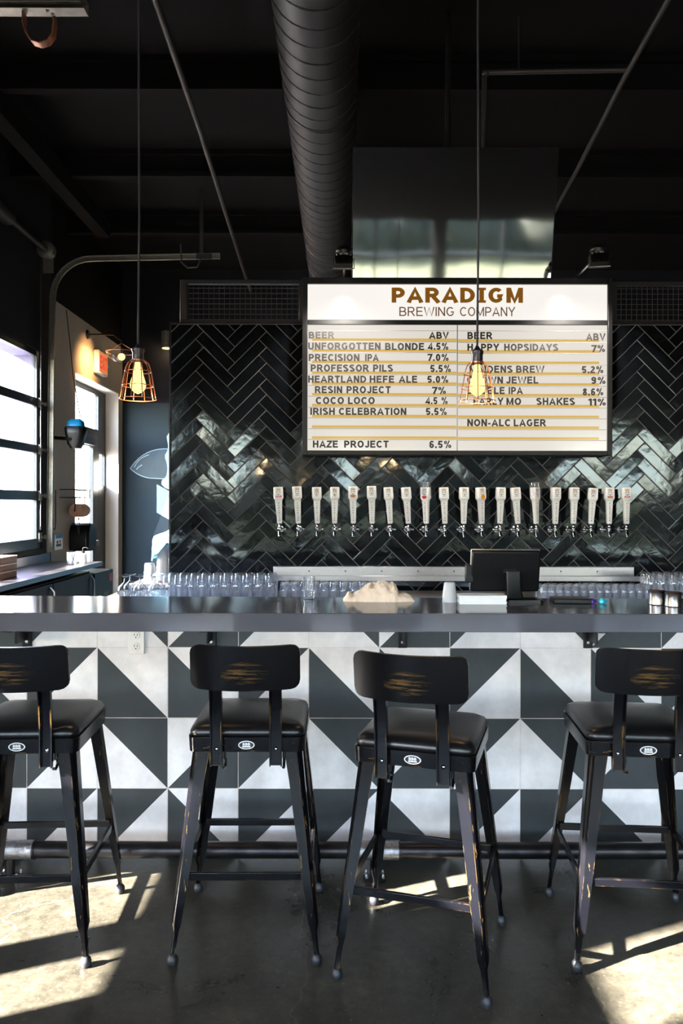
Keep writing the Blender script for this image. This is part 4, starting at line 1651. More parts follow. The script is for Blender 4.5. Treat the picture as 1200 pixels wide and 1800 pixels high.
def pint_mesh(h, r0, r1, wall=0.0024, base=0.012):
    """Upside-down glass: rim (r1) on the counter, base (r0) up."""
    return shell([(r1, 0.0), (r0 + (r1 - r0) * 0.45, h * 0.55), (r0, h - 0.004), (r0 - 0.004, h)],
                 [(r1 - wall, 0.0), (r0 + (r1 - r0) * 0.45 - wall, h * 0.55), (r0 - wall, h - base)])


def make_shell(h, r0, r1, wall=0.0024, base=0.012, upside=True, name='pint_glass', mat='glass'):
    b = B()
    out = [(r1, 0.0), (r1 - (r1 - r0) * 0.5, h * 0.5), (r0, h - 0.004), (r0 - 0.004, h), (0.0, h)]
    inn = [(0.0, h - base), (r0 - wall, h - base), (r1 - (r1 - r0) * 0.5 - wall, h * 0.5), (r1 - wall, 0.0)]
    prof = out + inn
    if not upside:
        prof = [(r, h - z) for r, z in prof]
    seg = 20
    rings = [[(max(r, 1e-5) * math.cos(2 * PI * k / seg), max(r, 1e-5) * math.sin(2 * PI * k / seg), z) for k in range(seg)] for r, z in prof]
    b.rings(rings, closed=True)
    return b.build(name, M[mat], None, smooth=True, angle=50)


def put_copies(proto, places, label, group):
    first = True
    for (x, y, z) in places:
        o = proto if first else proto.copy()
        if not first:
            COL.objects.link(o)
        o.location = (x, y, z)
        tag(o, label, o.get('category') or 'glass', group)
        first = False


pint = make_shell(0.146, 0.029, 0.0355)
pint['category'] = 'glass'
pl = []
for row, d in enumerate((4.555, 4.632, 4.709)):
    for k in range(10):
        pl.append((P(299 + 19.6 * k, 0, 4.6).x + 0.012 * (row % 2), d, BB_Z))
put_copies(pint, pl, 'clear pint glass upside down in the tall rows between stemmed glasses and tumblers', 'upside-down pint glasses on the back counter')
tum = make_shell(0.098, 0.025, 0.029, name='tumbler')
tum['category'] = 'glass'
pl = []
for row, d in enumerate((4.56, 4.625, 4.69)):
    for k in range(10):
        pl.append((P(500 + 17.3 * k, 0, 4.6).x + 0.015 * (row % 2), d, BB_Z))
put_copies(tum, pl, 'short clear tumbler upside down behind the folded cloth and pint glass', 'short tumblers below the steel rail')
tas = make_shell(0.088, 0.0215, 0.0245, name='tasting_glass')
tas['category'] = 'glass'
pl = []
for row, d in enumerate((4.545, 4.60, 4.655)):
    for k in range(14):
        pl.append((P(955 + 14.0 * k, 0, 4.55).x + 0.02 * (row % 2), d, BB_Z - 0.0))
put_copies(tas, pl, 'small clear tasting glass upside down in the rows beside the till', 'tasting glasses beside the till')
p2 = make_shell(0.146, 0.029, 0.0355)
p2['category'] = 'glass'
pl = []
for row, d in enumerate((4.75, 4.83)):
    for k in range(7):
        pl.append((P(1143 + 20 * k, 0, 4.75).x, d, BB_Z))
put_copies(p2, pl, 'clear pint glass upside down behind the short steel cups', 'pint glasses behind the steel cups')
# stemmed glasses, upside down
b = B()
prof = [(0.034, 0.0), (0.043, 0.03), (0.044, 0.05), (0.036, 0.078), (0.014, 0.098), (0.006, 0.106), (0.0055, 0.132), (0.034, 0.142), (0.034, 0.1445), (0.0, 0.1445),
        (0.0, 0.102), (0.012, 0.0965), (0.034, 0.077), (0.042, 0.05), (0.041, 0.03), (0.0325, 0.0)]
seg = 24
b.rings([[(max(r, 1e-5) * math.cos(2 * PI * k / seg), max(r, 1e-5) * math.sin(2 * PI * k / seg), z) for k in range(seg)] for r, z in prof], closed=True)
gob = b.build('stemmed_glass', M['glass'], None, smooth=True, angle=60)
gob['category'] = 'glass'
pl = [(P(221, 0, 4.57).x, 4.555, BB_Z), (P(247.3, 0, 4.57).x, 4.56, BB_Z), (P(273.5, 0, 4.57).x, 4.555, BB_Z),
      (P(225, 0, 4.6).x, 4.655, BB_Z), (P(250, 0, 4.6).x, 4.66, BB_Z), (P(275, 0, 4.6).x, 4.655, BB_Z)]
put_copies(gob, pl, 'stemmed round glass upside down at the mural end of the back counter', 'stemmed glasses on the back counter')

# stack of plastic cups under a cloth, on a side table beyond the partition
tz = 0.93
t = thing('side_table', 'dark side table beyond the partition, below the stacked cups', 'table', (-1.30, 6.05, 0))
b = B()
b.box(-0.30, 0.5, -0.28, 0.28, tz - 0.035, tz)
b.build('tabletop', M['steel'], t, bevel=0.003)
for sx in (-0.26, 0.46):
    for sy in (-0.24, 0.24):
        b = B()
        b.tube([(sx, sy, 0), (sx, sy, tz - 0.035)], 0.02, 10)
        b.build('leg', M['steel'], t, smooth=True)
cup = make_shell(0.115, 0.037, 0.046, 0.002, 0.004, True, 'plastic_cup', 'frost')
cup['category'] = 'cup'
pl = []
for cx, cy, nn in ((-1.462, 5.83, 2), (-1.388, 5.93, 6), (-1.290, 5.90, 7)):
    for k in range(nn):
        pl.append((cx, cy, tz + 0.034 * k))
put_copies(cup, pl, 'clear plastic cup in the tall stacks under the pale blue cloth', 'stacked plastic cups beyond the partition')


def bundle(name, cx, cy, z, sx, sy, h, mat, label, cat):
    """A crumpled cloth: thick folded middle, thin tails at both ends."""
    from mathutils import noise as mn
    b = B()
    nu, nv = 64, 30
    prof = [(-1, 0.05), (-0.86, 0.42), (-0.72, 0.30), (-0.55, 0.55), (-0.25, 0.88), (0.1, 1.0), (0.38, 0.97), (0.50, 0.80), (0.55, 0.34), (0.75, 0.38), (0.88, 0.28), (1, 0.05)]

    def pf(u):
        for (a, ha), (c, hc) in zip(prof, prof[1:]):
            if u <= c:
                k = (u - a) / (c - a)
                k = k * k * (3 - 2 * k)
                return ha + (hc - ha) * k
        return prof[-1][1]
    g_ = []
    for i in range(nu + 1):
        row = []
        for j in range(nv + 1):
            u, v = -1 + 2 * i / nu, -1 + 2 * j / nv
            p = Vector((u * 2.4, v * 1.6, 3.1))
            fold = 1 - abs(mn.noise(p * 1.9)) * 2.4
            fold2 = 1 - abs(mn.noise(p * 4.2 + Vector((5, 2, 0)))) * 2
            hh = h * pf(u + 0.06 * mn.noise(p)) * (1 - abs(v) ** 2.6) ** 0.6
            hh = hh * (1 + 0.20 * (fold - 0.6) + 0.13 * (fold2 - 0.6)) + 0.004
            if abs(v) == 1 or i in (0, nu):
                hh = 0.002
            w = 1 - 0.30 * (abs(u) ** 2) + 0.12 * mn.noise(Vector((u * 3, 7.0, 0)))
            row.append(b.bm.verts.new((u * sx, v * sy * w + 0.004 * fold2, max(0.001, hh))))
        g_.append(row)
    for i in range(nu):
        for j in range(nv):
            b.bm.faces.new((g_[i][j], g_[i + 1][j], g_[i + 1][j + 1], g_[i][j + 1]))
    rim = [g_[i][0] for i in range(nu)] + [g_[nu][j] for j in range(nv)] + [g_[i][nv] for i in range(nu, 0, -1)] + [g_[0][j] for j in range(nv, 0, -1)]
    low = [b.bm.verts.new((v.co.x, v.co.y, 0)) for v in rim]
    for k in range(len(rim)):
        k2 = (k + 1) % len(rim)
        b.bm.faces.new((rim[k], rim[k2], low[k2], low[k]))
    b.bm.faces.new(low)
    o = b.build(name, mat, None, smooth=True, angle=32)
    o.location = (cx, cy, z)
    return tag(o, label, cat)


# pale blue cloth hanging over the stacks
b = B()
n = 24
g_ = []
for i in range(n + 1):
    row = []
    for j in range(13):
        a = 2 * PI * i / n
        s = j / 12
        hx, hy = 0.125, 0.075
        if s < 0.45:
            rr = s / 0.45
            p = (-1.335 + hx * rr * math.cos(a), 5.915 + hy * rr * math.sin(a), tz + 0.345 + 0.075 * (1 - rr * rr) * (0.75 + 0.25 * math.cos(a)))
        else:
            q = (s - 0.45) / 0.55
            drop = 0.11 * (0.45 + 1.2 * max(0, -math.cos(a)))
            fl = 1 + 0.10 * q + 0.05 * math.sin(5 * a) * q
            p = (-1.335 + hx * fl * math.cos(a), 5.915 + hy * fl * math.sin(a), tz + 0.345 - drop * q + 0.01 * math.sin(7 * a))
        row.append(b.bm.verts.new(p))
    g_.append(row)
for i in range(n):
    for j in range(12):
        b.bm.faces.new((g_[i][j], g_[i + 1][j], g_[i + 1][j + 1], g_[i][j + 1]))
bmesh.ops.remove_doubles(b.bm, verts=b.bm.verts[:], dist=0.0005)
o = b.build('drying_cloth', M['blue_cloth'], None, smooth=True, angle=80)
sl = o.modifiers.new('thickness', 'SOLIDIFY')
sl.thickness = 0.004
tag(o, 'pale blue cloth draped over the tall stacks of plastic cups', 'cloth')

# ================================================================== ON THE BAR
pg = make_shell(0.104, 0.024, 0.0285, 0.0024, 0.014, False, 'pint_glass')
pg.location = (P(543, 0, 3.50).x, 3.50, CT_Z1)
tag(pg, 'clear empty glass standing alone on the worktop by the folded cloth', 'glass')

bundle('folded_cloth', P(665, 0, 3.47).x, 3.47, CT_Z1, 0.160, 0.075, 0.078, M['cloth'], 'crumpled cream cloth bundle lying on the bar worktop', 'cloth')

cup2 = make_shell(0.068, 0.0245, 0.033, 0.0015, 0.003, True, 'plastic_cup', 'frost')
cup2['category'] = 'cup'
cx, cy = P(790, 0, 3.42).x, 3.42
put_copies(cup2, [(cx, cy, CT_Z1 + 0.019 * k) for k in range(2)], 'clear plastic cup in the small upside down stack beside the till papers', 'plastic cups beside the till')

for k in range(7):
    b = B()
    ww, dd = 0.100 + rng.uniform(-0.004, 0.004), 0.05
    b.box(-ww, ww, -dd, dd, 0, 0.0052, mat=Matrix.Rotation(rng.uniform(-0.04, 0.04), 4, 'Z'))
    o = b.build('paper_pad', M['paper'])
    o.location = (P(846, 0, 3.38).x, 3.38, CT_Z1 + 0.0054 * k)
    tag(o, 'white paper pad in the flat pile under the till screen, %s from bottom' % ordn[k], 'paper', 'paper pads in the pile by the till')

# till
px0, px1 = 829, 950
d = 3.47
t = thing('till_terminal', 'black touchscreen till seen from behind on the worktop', 'till', (P(893, 0, d).x, d - 0.02, CT_Z1))
ox, oy, oz = t.location
ml = Matrix.Translation((0, 0.015, 0)) @ Matrix.Rotation(R(12), 4, 'X')
b = B()
hw = (px1 - px0) / 2 * 3.42 / F_PX
cxx = P(889, 0, 3.42).x - ox
b.box(cxx - hw, cxx + hw, -0.012, 0.012, 0.045, 0.235, mat=ml)
sc = b.build('screen_case', M['black_plastic'], t, bevel=0.008)
b = B()
b.box(cxx - hw - 0.001, cxx + hw + 0.001, 0.011, 0.015, 0.043, 0.238, mat=ml)
b.build('bezel', M['steel'], sc, bevel=0.002)
b = B()
b.box(cxx - 0.012, cxx + 0.066 - 0.02, -0.018, -0.012, 0.135, 0.155, mat=ml)
b.build('label_plate', M['dark_metal'], sc)
b = B()
sx = P(898, 0, d).x - ox
b.rings([rrect(0.040, 0.018, 0.01, 3, 0.03), rrect(0.034, 0.06, 0.01, 3, 0.02), rrect(0.036, 0.135, 0.01, 3, 0.016)])
for v in b.bm.verts:
    v.co.x += sx
    v.co.y += -0.03 + 0.10 * (v.co.z - 0.02)
b.build('stand', M['black_plastic'], t, smooth=True, angle=40)
b = B()
b.rings([rrect(0.085, 0.0, 0.02, 4, 0.075), rrect(0.085, 0.012, 0.02, 4, 0.075), rrect(0.055, 0.020, 0.02, 4, 0.05)])
for v in b.bm.verts:
    v.co.x += P(914, 0, d).x - ox
b.build('base', M['black_plastic'], t, smooth=True, angle=40)
b = B()
xr = P(823, 0, 3.45).x - ox
b.box(xr - 0.014, xr + 0.022, -0.02, 0.012, 0.085, 0.165)
b.build('card_reader', M['black_plastic'], t, bevel=0.004)

b = B()
b.box(-0.082, 0.082, -0.05, 0.05, 0, 0.022)
o = b.build('bill_tray', M['black_plastic'], None, bevel=0.004)
o.location = (P(1002, 0, 3.40).x, 3.40, CT_Z1)
o.rotation_euler = (0, 0, R(-4))
tag(o, 'flat black tray on the worktop between till and purple trinket', 'tray')

for px, mat, nm, lab in ((1040, 'purple', 'trinket', 'small purple glossy trinket on the worktop beside the black tray'),
                         (1058, 'cyan', 'trinket', 'small turquoise glossy trinket on the worktop beside the purple one')):
    b = B()
    b.lathe([(0.004, 0.0), (0.012, 0.002), (0.0135, 0.011), (0.010, 0.020), (0.004, 0.024)], (0, 0, 0), 16)
    b.tube([(0.010, 0, 0.012), (0.020, 0.004, 0.016), (0.022, 0.006, 0.008), (0.013, 0.006, 0.003)], 0.003, 8)
    o = b.build(nm, M[mat], None, smooth=True)
    o.location = (P(px, 0, 3.36).x, 3.36, CT_Z1)
    tag(o, lab, 'trinket')

M['ale_red'] = simple('reddish brown ground spice', (120, 66, 46), 0.8)
for px, d, lab in ((1154, 3.34, 'short stainless steel cup with dark rim, beside the tasting glasses'),
                   (1183, 3.28, 'short stainless steel cup with dark rim, at the far end past its twin')):
    t = thing('steel_cup', lab, 'cup', (P(px, 0, d).x, d, CT_Z1), group='steel cups on the worktop')
    b = B()
    r = 0.034
    prof = [(r * 0.9, 0), (r, 0.003), (r * 0.96, 0.02), (r * 0.97, 0.045), (r * 1.02, 0.052), (r * 0.92, 0.052), (r * 0.9, 0.006)]
    b.lathe(prof, (0, 0, 0), 26)
    b.build('cup_body', M['steel'], t, smooth=True, angle=40)
    b = B()
    b.lathe([(r * 1.03, 0.052), (r * 1.05, 0.060), (r * 0.95, 0.062), (r * 0.9, 0.052)], (0, 0, 0), 26)
    b.build('rim', M['dark_metal'], t, smooth=True)
    b = B()
    b.lathe([(r * 0.9, 0.040), (r * 0.88, 0.060), (0.0, 0.066)], (0, 0, 0), 20)
    b.build('filling', M['ale_red'], t, smooth=True)

# ================================================================== SIDE COUNTER
SC_Z = 0.90
b = B()
b.box(X_L + 0.03, -2.60, 4.4, 8.32, SC_Z - 0.045, SC_Z)
tag(b.build('side_counter', M['dull_steel'], bevel=0.003), 'stainless steel side counter under the overhead window', 'worktop')
b = B()
b.box(X_L + 0.002, X_L + 0.029, 4.4, 8.32, SC_Z - 0.045, SC_Z + 0.095)
tag(b.build('splashback', M['dull_steel'], bevel=0.003), 'low stainless splashback standing behind the side counter, under the overhead window', 'splashback')
t = thing('drinks_cooler', 'dark brown drinks cooler under the side counter', 'cooler', (-2.9, 6.6, 0))
b = B()
b.box(-0.25, 0.26, -1.9, 1.42, 0.02, 0.82)
b.build('body', M['cooler'], t, bevel=0.006)
for k in range(3):
    b = B()
    b.box(0.262, 0.295, -1.88 + k * 1.1, -0.80 + k * 1.1, 0.06, 0.81)
    dd = b.build('door', M['cooler'], t, bevel=0.006)
    b = B()
    b.tube([(0.295, -0.87 + k * 1.1, 0.78), (0.325, -0.86 + k * 1.1, 0.74), (0.325, -0.86 + k * 1.1, 0.35), (0.295, -0.87 + k * 1.1, 0.30)], 0.012, 8)
    b.build('handle', M['steel'], dd, smooth=True)
t = thing('utility_box', 'dark teal utility box with red sticker at the end of the side counter', 'box', (-2.83, 8.42, 0))
b = B()
b.box(-0.26, 0.23, -0.36, 0.28, 0, 0.79)
b.build('body', M['teal_box'], t, bevel=0.006)
b = B()
b.box(0.2305, 0.2325, 0.14, 0.24, 0.66, 0.75)
b.build('red_sticker', M['pink_ink'], t)
b = B()
b.box(0.2305, 0.2325, -0.06, 0.10, 0.44, 0.56)
b.build('grey_label', M['ink_grey'], t)

for k in range(3):
    t = thing('wooden_tray', 'reddish brown wooden tray on the side counter, %s of its stack' % ('bottom', 'middle', 'topmost')[k], 'tray', (-2.93, 6.45, SC_Z + 0.062 * k), group='wooden trays on the side counter')
    b = B()
    b.box(-0.12, 0.12, -0.17, 0.17, 0.0, 0.050)
    b.build('tray_body', M['wood'], t, bevel=0.006)
    b = B()
    b.box(-0.123, 0.123, -0.173, 0.173, 0.050, 0.0612)
    b.build('rim', M['wood_edge'], t, bevel=0.002)

# glass jar, bottle and card at the end of the side counter
j = make_shell(0.13, 0.045, 0.048, 0.003, 0.006, False, 'glass_jar')
j.location = (-2.79, 7.9, SC_Z)
tag(j, 'clear glass jar on the far end of the steel side counter', 'jar')
t = thing('soap_bottle', 'white pump soap bottle on side counter beside the glass jar', 'bottle', (-2.74, 8.10, SC_Z))
b = B()
b.lathe([(0.035, 0), (0.038, 0.01), (0.038, 0.09), (0.02, 0.105)], (0, 0, 0), 18)
b.build('bottle_body', M['white_plastic'], t, smooth=True)
b = B()
b.lathe([(0.02, 0.105), (0.02, 0.125), (0.007, 0.128), (0.007, 0.16)], (0, 0, 0), 12)
b.tube([(0, 0, 0.16), (0.03, 0, 0.165), (0.055, 0, 0.155)], 0.007, 8)
b.build('pump', M['black_plastic'], t, smooth=True)
t = thing('notice_card', 'small white card with blue top standing on the window side backsplash', 'card', (X_L + 0.02, 8.60, 1.012))
b = B()
b.box(-0.008, 0.0, -0.115, 0.115, 0.0, 0.17)
b.build('card', M['paper'], t)
M['card_blue'] = simple('blue card print', (40, 110, 180), 0.6)
b = B()
b.box(0.0, 0.0012, -0.10, 0.11, 0.128, 0.168)
b.build('blue_band', M['card_blue'], t)
b = B()
for y0, z0, mi in ((-0.05, 0.085, 0), (0.03, 0.088, 1), (-0.06, 0.05, 0), (-0.01, 0.05, 0), (0.04, 0.05, 0)):
    b.box(0.0, 0.0012, y0 - 0.022, y0 + 0.022, z0 - 0.014, z0 + 0.016, mi)
b.build('printing', [M['ink'], M['pink_ink']], t)
# wall-bracket holding the card
# towel dispenser, paper-roll holder on the warm grey wall
t = thing('towel_dispenser', 'black paper towel dispenser on warm grey wall beside the exit door', 'dispenser', (X_L, 9.13, 0.98))
b = B()
pts = [(-0.16, 0), (0.16, 0), (0.16, 0.22), (0.12, 0.29), (0.05, 0.32), (-0.05, 0.32), (-0.12, 0.29), (-0.16, 0.22)]
b.rings([[(0, y, z) for y, z in pts], [(0.20, y, z) for y, z in pts], [(0.23, y * 0.85, 0.02 + z * 0.9) for y, z in pts]])
b.build('cover', M['black_plastic'], t, bevel=0.01)
b = B()
b.box(0.04, 0.21, -0.13, 0.13, -0.012, -0.0005)
b.build('mouth', M['dark_metal'], t)

t = thing('paper_roll_holder', 'black wire shelf holding a brown paper roll on warm grey wall', 'roll holder', (X_L, 8.93, 1.50))
b = B()
w = 0.006
for z in (0.10, 0.19):
    b.tube([(0.0, -0.26, z), (0.17, -0.26, z), (0.17, 0.26, z), (0.0, 0.26, z)], w, 6)
for y in (-0.26, -0.09, 0.09, 0.26):
    b.tube([(0.17, y, 0.10), (0.17, y, 0.19)], w, 6)
    b.tube([(0.0, y, 0.10), (0.17, y, 0.10)], w, 6)
for y in (-0.1, 0.22):
    b.tube([(0.12, y, 0.10), (0.12, y, -0.02), (0.12, y - 0.03, -0.06)], w, 6)
b.tube([(0.12, -0.12, -0.05), (0.12, 0.24, -0.05)], w, 6)
b.build('wire_frame', M['black_plastic'], t)
b = B()
b.lathe([(0.02, -0.0), (0.078, 0.0), (0.078, 0.28), (0.02, 0.28)], (0.12, -0.08, -0.05), 22, axis=(0, 1, 0))
b.build('paper_roll', M['brown_roll'], t, smooth=True, angle=40)
b = B()
b.tube([(0.12, 0.02, -0.13), (0.12, -0.02, -0.24), (0.12, 0.02, -0.33), (0.12, 0.06, -0.24), (0.12, 0.03, -0.13)], 0.005, 6)
b.build('loop', M['cord'], t)

# black wall device with blue top and its cord
t = thing('insect_trap', 'black rounded wall device with blue top, hanging by cord near transom', 'wall device', (-2.94, 8.45, 2.14))
b = B()
b.rings([rrect(0.055, 0.0, 0.04, 4, 0.05), rrect(0.085, 0.05, 0.05, 4, 0.07), rrect(0.105, 0.16, 0.05, 4, 0.085), rrect(0.112, 0.225, 0.05, 4, 0.09), rrect(0.10, 0.24, 0.05, 4, 0.08)])
b.build('body', M['black_plastic'], t, smooth=True, angle=50)
M['blue_lens'] = simple('blue plastic', (20, 120, 170), 0.3)
b = B()
b.rings([rrect(0.095, 0.235, 0.05, 4, 0.075), rrect(0.085, 0.30, 0.05, 4, 0.065), rrect(0.05, 0.325, 0.03, 4, 0.04)])
b.build('blue_top', M['blue_lens'], t, smooth=True, angle=50)
b = B()
b.tube([(-0.02, -0.07, 0.10), (-0.26, -0.02, 0.12)], 0.02, 8)
b.build('wall_arm', M['black_plastic'], t)
b = B()
o0 = Vector(t.location)
pts = [P(116, 546, 8.62), P(122, 600, 8.6), P(128, 660, 8.55), P(137, 712, 8.5), P(141, 736, 8.45), P(133, 744, 8.45), P(122, 748, 8.45)]
b.tube([p - o0 for p in pts], 0.006, 6)
b.build('cord', M['cord'], t)

# loose cable on the wall below the roll holder
b = B()
pts = [P(101, 862, 8.52), P(102, 900, 8.52), P(101, 920, 8.52), P(96, 932, 8.50), P(84, 930, 8.44)]
pts = [Vector((X_L + 0.012, p.y, p.z)) for p in pts]
b.tube(pts, 0.006, 6)
tag(b.build('wall_cable', M['cord']), 'thin dark cable looping down the warm grey wall by window track', 'cable')

# exit sign
t = thing('exit_sign', 'lit orange exit sign in white case above the side door', 'exit sign', (X_L, 10.03, 3.22))
b = B()
b.box(0.0, 0.07, -0.19, 0.19, 0.0, 0.30)
cs = b.build('case', M['white_plastic'], t, bevel=0.008)
b = B()
b.box(0.07, 0.073, -0.17, 0.17, 0.02, 0.28)
fc = b.build('face', M['exit_face'], t)
b = B()
me = text_mesh('EXIT', 0.2)
xs_ = [v.co.x for v in me.vertices]
ys_ = [v.co.y for v in me.vertices]
sx_, sz_ = 0.28 / (max(xs_) - min(xs_)), 0.19 / (max(ys_) - min(ys_))
b.mesh(me, Matrix(((0, 0, 0.01, 0.0745), (sx_, 0, 0, -0.14 - min(xs_) * sx_), (0, sz_, 0, 0.055 - min(ys_) * sz_), (0, 0, 0, 1))))
b.build('lettering', M['exit_red'], fc)
b = B()
b.ball((0.04, 0.215, 0.15), 0.03, 0, 2)
b.build('lamp_head', M['white_plastic'], t, smooth=True)


def spot(name, loc, watts, col, radius, aim, size):
    d = bpy.data.lights.new(name, 'SPOT')
    d.energy = watts
    d.color = col
    d.shadow_soft_size = radius
    d.spot_size = R(size)
    d.spot_blend = 0.9
    o = bpy.data.objects.new(name, d)
    COL.objects.link(o)
    o.location = loc
    o.rotation_mode = 'QUATERNION'
    o.rotation_quaternion = Vector(aim).to_track_quat('-Z', 'Y')
    return o


def point(name, loc, watts, col, radius, parent=None):
    d = bpy.data.lights.new(name, 'POINT')
    d.energy = watts
    d.color = col
    d.shadow_soft_size = radius
    o = bpy.data.objects.new(name, d)
    COL.objects.link(o)
    o.location = loc
    if parent:
        o.parent = parent
    return o


# warm lamp in the far corner, small cylinder downlight on the mural wall
lp = P(213, 628, 9.6)
t = thing('wall_lamp', 'warm glowing lamp in shallow clear dish high above the exit door', 'lamp', lp)
b = B()
b.ball((0, 0, 0.0), 0.045, 0, 2)
b.build('bulb', M['warm_lamp'], t, smooth=True)
b = B()
b.lathe([(0.19, 0.06), (0.17, 0.0), (0.10, -0.06), (0.03, -0.08), (0.0, -0.08)], (0, 0, 0), 28, cap=False)
b.build('dish', M['pane'], t, smooth=True)
b = B()
b.tube([(0.19 * math.cos(2 * PI * k / 28), 0.19 * math.sin(2 * PI * k / 28), 0.06) for k in range(28)], 0.006, 6, closed=True)
b.tube([(0.19, 0, 0.06), (0, 0, 0.17), (-0.19, 0, 0.06)], 0.005, 6)
b.build('ring', M['copper'], t, smooth=True)
b = B()
b.tube([(0, 0, 0.03), (0, 0, 0.20), (-0.1, 0, 0.28), (X_L - lp.x + 0.02, 0, 0.28)], 0.010, 8)
b.lathe([(0.06, 0), (0.05, 0.025)], (X_L - lp.x, 0, 0.28), 16, axis=(1, 0, 0))
b.build('arm', M['dark_metal'], t, smooth=True)
spot('lamp glow', (lp.x - 0.07, lp.y, lp.z + 0.01), 70, (1.0, 0.55, 0.20), 0.03, (-1, 0, -0.30), 115)

wp = P(292, 598, 10.98)
t = thing('wall_sconce', 'dark cylinder sconce lit from below beside the edge of the tiled partition', 'sconce', wp)
b = B()
b.lathe([(0.072, -0.12), (0.072, 0.12), (0.064, 0.12), (0.064, -0.12)], (0, 0, 0), 24)
b.box(-0.03, 0.03, 0.06, Y_B - wp.y - 0.001, -0.03, 0.03)
b.build('shade', M['galv'], t, smooth=True, angle=40)
b = B()
b.lathe([(0.06, 0.0), (0.06, -0.02)], (0, 0, -0.105), 20)
b.build('lens', M['warm_lamp'], t)
point('sconce glow', (wp.x, wp.y, wp.z - 0.16), 5, (1.0, 0.75, 0.45), 0.03)

# ================================================================== PENDANTS
def pendant(px, d, top_py, bot_py, label):
    bot = P(px, bot_py, d)
    top = P(px, top_py, d)
    H = top.z - bot.z
    t = thing('pendant_lamp', label, 'pendant lamp', bot, group='cage pendants over the bar')
    s = d / F_PX
    zc = lambda py: (bot_py - py) * s
    b = B()
    b.tube([(0, 0, H), (0.004, 0, H + 0.5), (0, 0, H + 1.2), (0.003, 0, Z_C - bot.z)], 0.0042, 8)
    b.build('cord', M['cord'], t, smooth=True)
    b = B()
    b.lathe([(0.05, -0.03), (0.06, -0.002), (0.06, 0.0)], (0, 0, Z_C - bot.z), 18)
    b.build('ceiling_rose', M['dark_metal'], t, smooth=True)
    k0 = top_py
    q = d / 3.45
    b = B()
    b.lathe([(0.006 * q, zc(k0)), (0.011 * q, zc(k0 + 3)), (0.014 * q, zc(k0 + 5)), (0.028 * q, zc(k0 + 9)), (0.028 * q, zc(k0 + 13)), (0.025 * q, zc(k0 + 16)), (0.025 * q, zc(k0 + 27)), (0.029 * q, zc(k0 + 28)), (0.029 * q, zc(k0 + 31)), (0.020 * q, zc(k0 + 33))], (0, 0, 0), 22)
    b.build('socket', M['socket'], t, smooth=True, angle=35)
    # cage
    q = d / 3.45
    prof = [(0.026, k0 + 29), (0.036, k0 + 30.5), (0.047, k0 + 35), (0.054, k0 + 42), (0.060, k0 + 53), (0.069, k0 + 74), (0.079, k0 + 95), (0.082, k0 + 97)]
    b = B()
    for k in range(10):
        a = 2 * PI * (k + 0.3) / 10
        b.tube([(r * q * math.cos(a), r * q * math.sin(a), zc(py)) for r, py in prof], 0.0021 * q, 6)
    for r, py in ((0.0585, k0 + 49), (0.069, k0 + 74), (0.082, k0 + 97)):
        b.tube([(r * q * math.cos(2 * PI * k / 32), r * q * math.sin(2 * PI * k / 32), zc(py)) for k in range(32)], 0.0021 * q, 6, closed=True)
    b.lathe([(0.030 * q, zc(k0 + 31)), (0.030 * q, zc(k0 + 28)), (0.026 * q, zc(k0 + 28)), (0.026 * q, zc(k0 + 31))], (0, 0, 0), 22)
    b.build('cage', M['copper'], t, smooth=True)
    b = B()
    b.lathe([(0.013 * q, zc(k0 + 32)), (0.016 * q, zc(k0 + 40)), (0.024 * q, zc(k0 + 55)), (0.034 * q, zc(k0 + 68)), (0.036 * q, zc(k0 + 73)), (0.031 * q, zc(k0 + 80)), (0.018 * q, zc(k0 + 85)), (0.004 * q, zc(k0 + 88))], (0, 0, 0), 24)
    bl = b.build('bulb', M['bulb'], t, smooth=True)
    zz = zc(k0 + 60)
    point('bulb glow', (bot.x, bot.y, bot.z + zc(k0 + 104)), 5.0, (1.0, 0.62, 0.28), 0.02)
    return t


pendant(242, 2.95, 605, 709, 'copper cage pendant lamp with glowing bulb, on the window side')
proto = pendant(838, 2.95, 608, 710, 'copper cage pendant lamp with glowing bulb, in front of the menu sign')
for x, y, lab in ((-0.75, -1.0, 'copper cage pendant lamp behind the viewer, on the window side'),
                  (0.25, -0.35, 'copper cage pendant lamp behind the viewer, straight above the aisle'),
                  (2.9, -0.4, 'copper cage pendant lamp behind the viewer, away from the windows')):
    dup(proto, (x, y, proto.location.z), None, lab)
    point('bulb glow', (x, y, proto.location.z - 0.02), 5.0, (1.0, 0.62, 0.28), 0.02)

# ================================================================== CEILING THINGS
t = thing('spiral_duct', 'large black spiral duct running under the ceiling towards the far wall', 'duct', (-0.149, 5.5, 4.372))
b = B()
b.tube([(0, -6.5, 0), (0, 5.62, 0)], 0.25, 40)
b.build('duct_shell', M['duct'], t, smooth=True)
b = B()
rings = []
turns = 12.0 / 0.165
N = int(turns * 24)
pts = []
for k in range(N + 1):
    a = 2 * PI * k / 24
    pts.append((0.251 * math.cos(a), -6.4 + 0.165 * k / 24, 0.251 * math.sin(a)))
b.tube(pts, 0.006, 5)
b.build('spiral_seam', M['duct'], t, smooth=True)
for yy in (-3.4, -0.2, 3.2):
    b = B()
    b.tube([(0.252 * math.cos(a), yy, 0.252 * math.sin(a)) for a in [2 * PI * k / 40 for k in range(40)]], 0.008, 6, closed=True)
    b.tube([(0, yy, 0.25), (0, yy, Z_C - 4.372)], 0.006, 6)
    b.build('hanger', M['duct'], t, smooth=True)

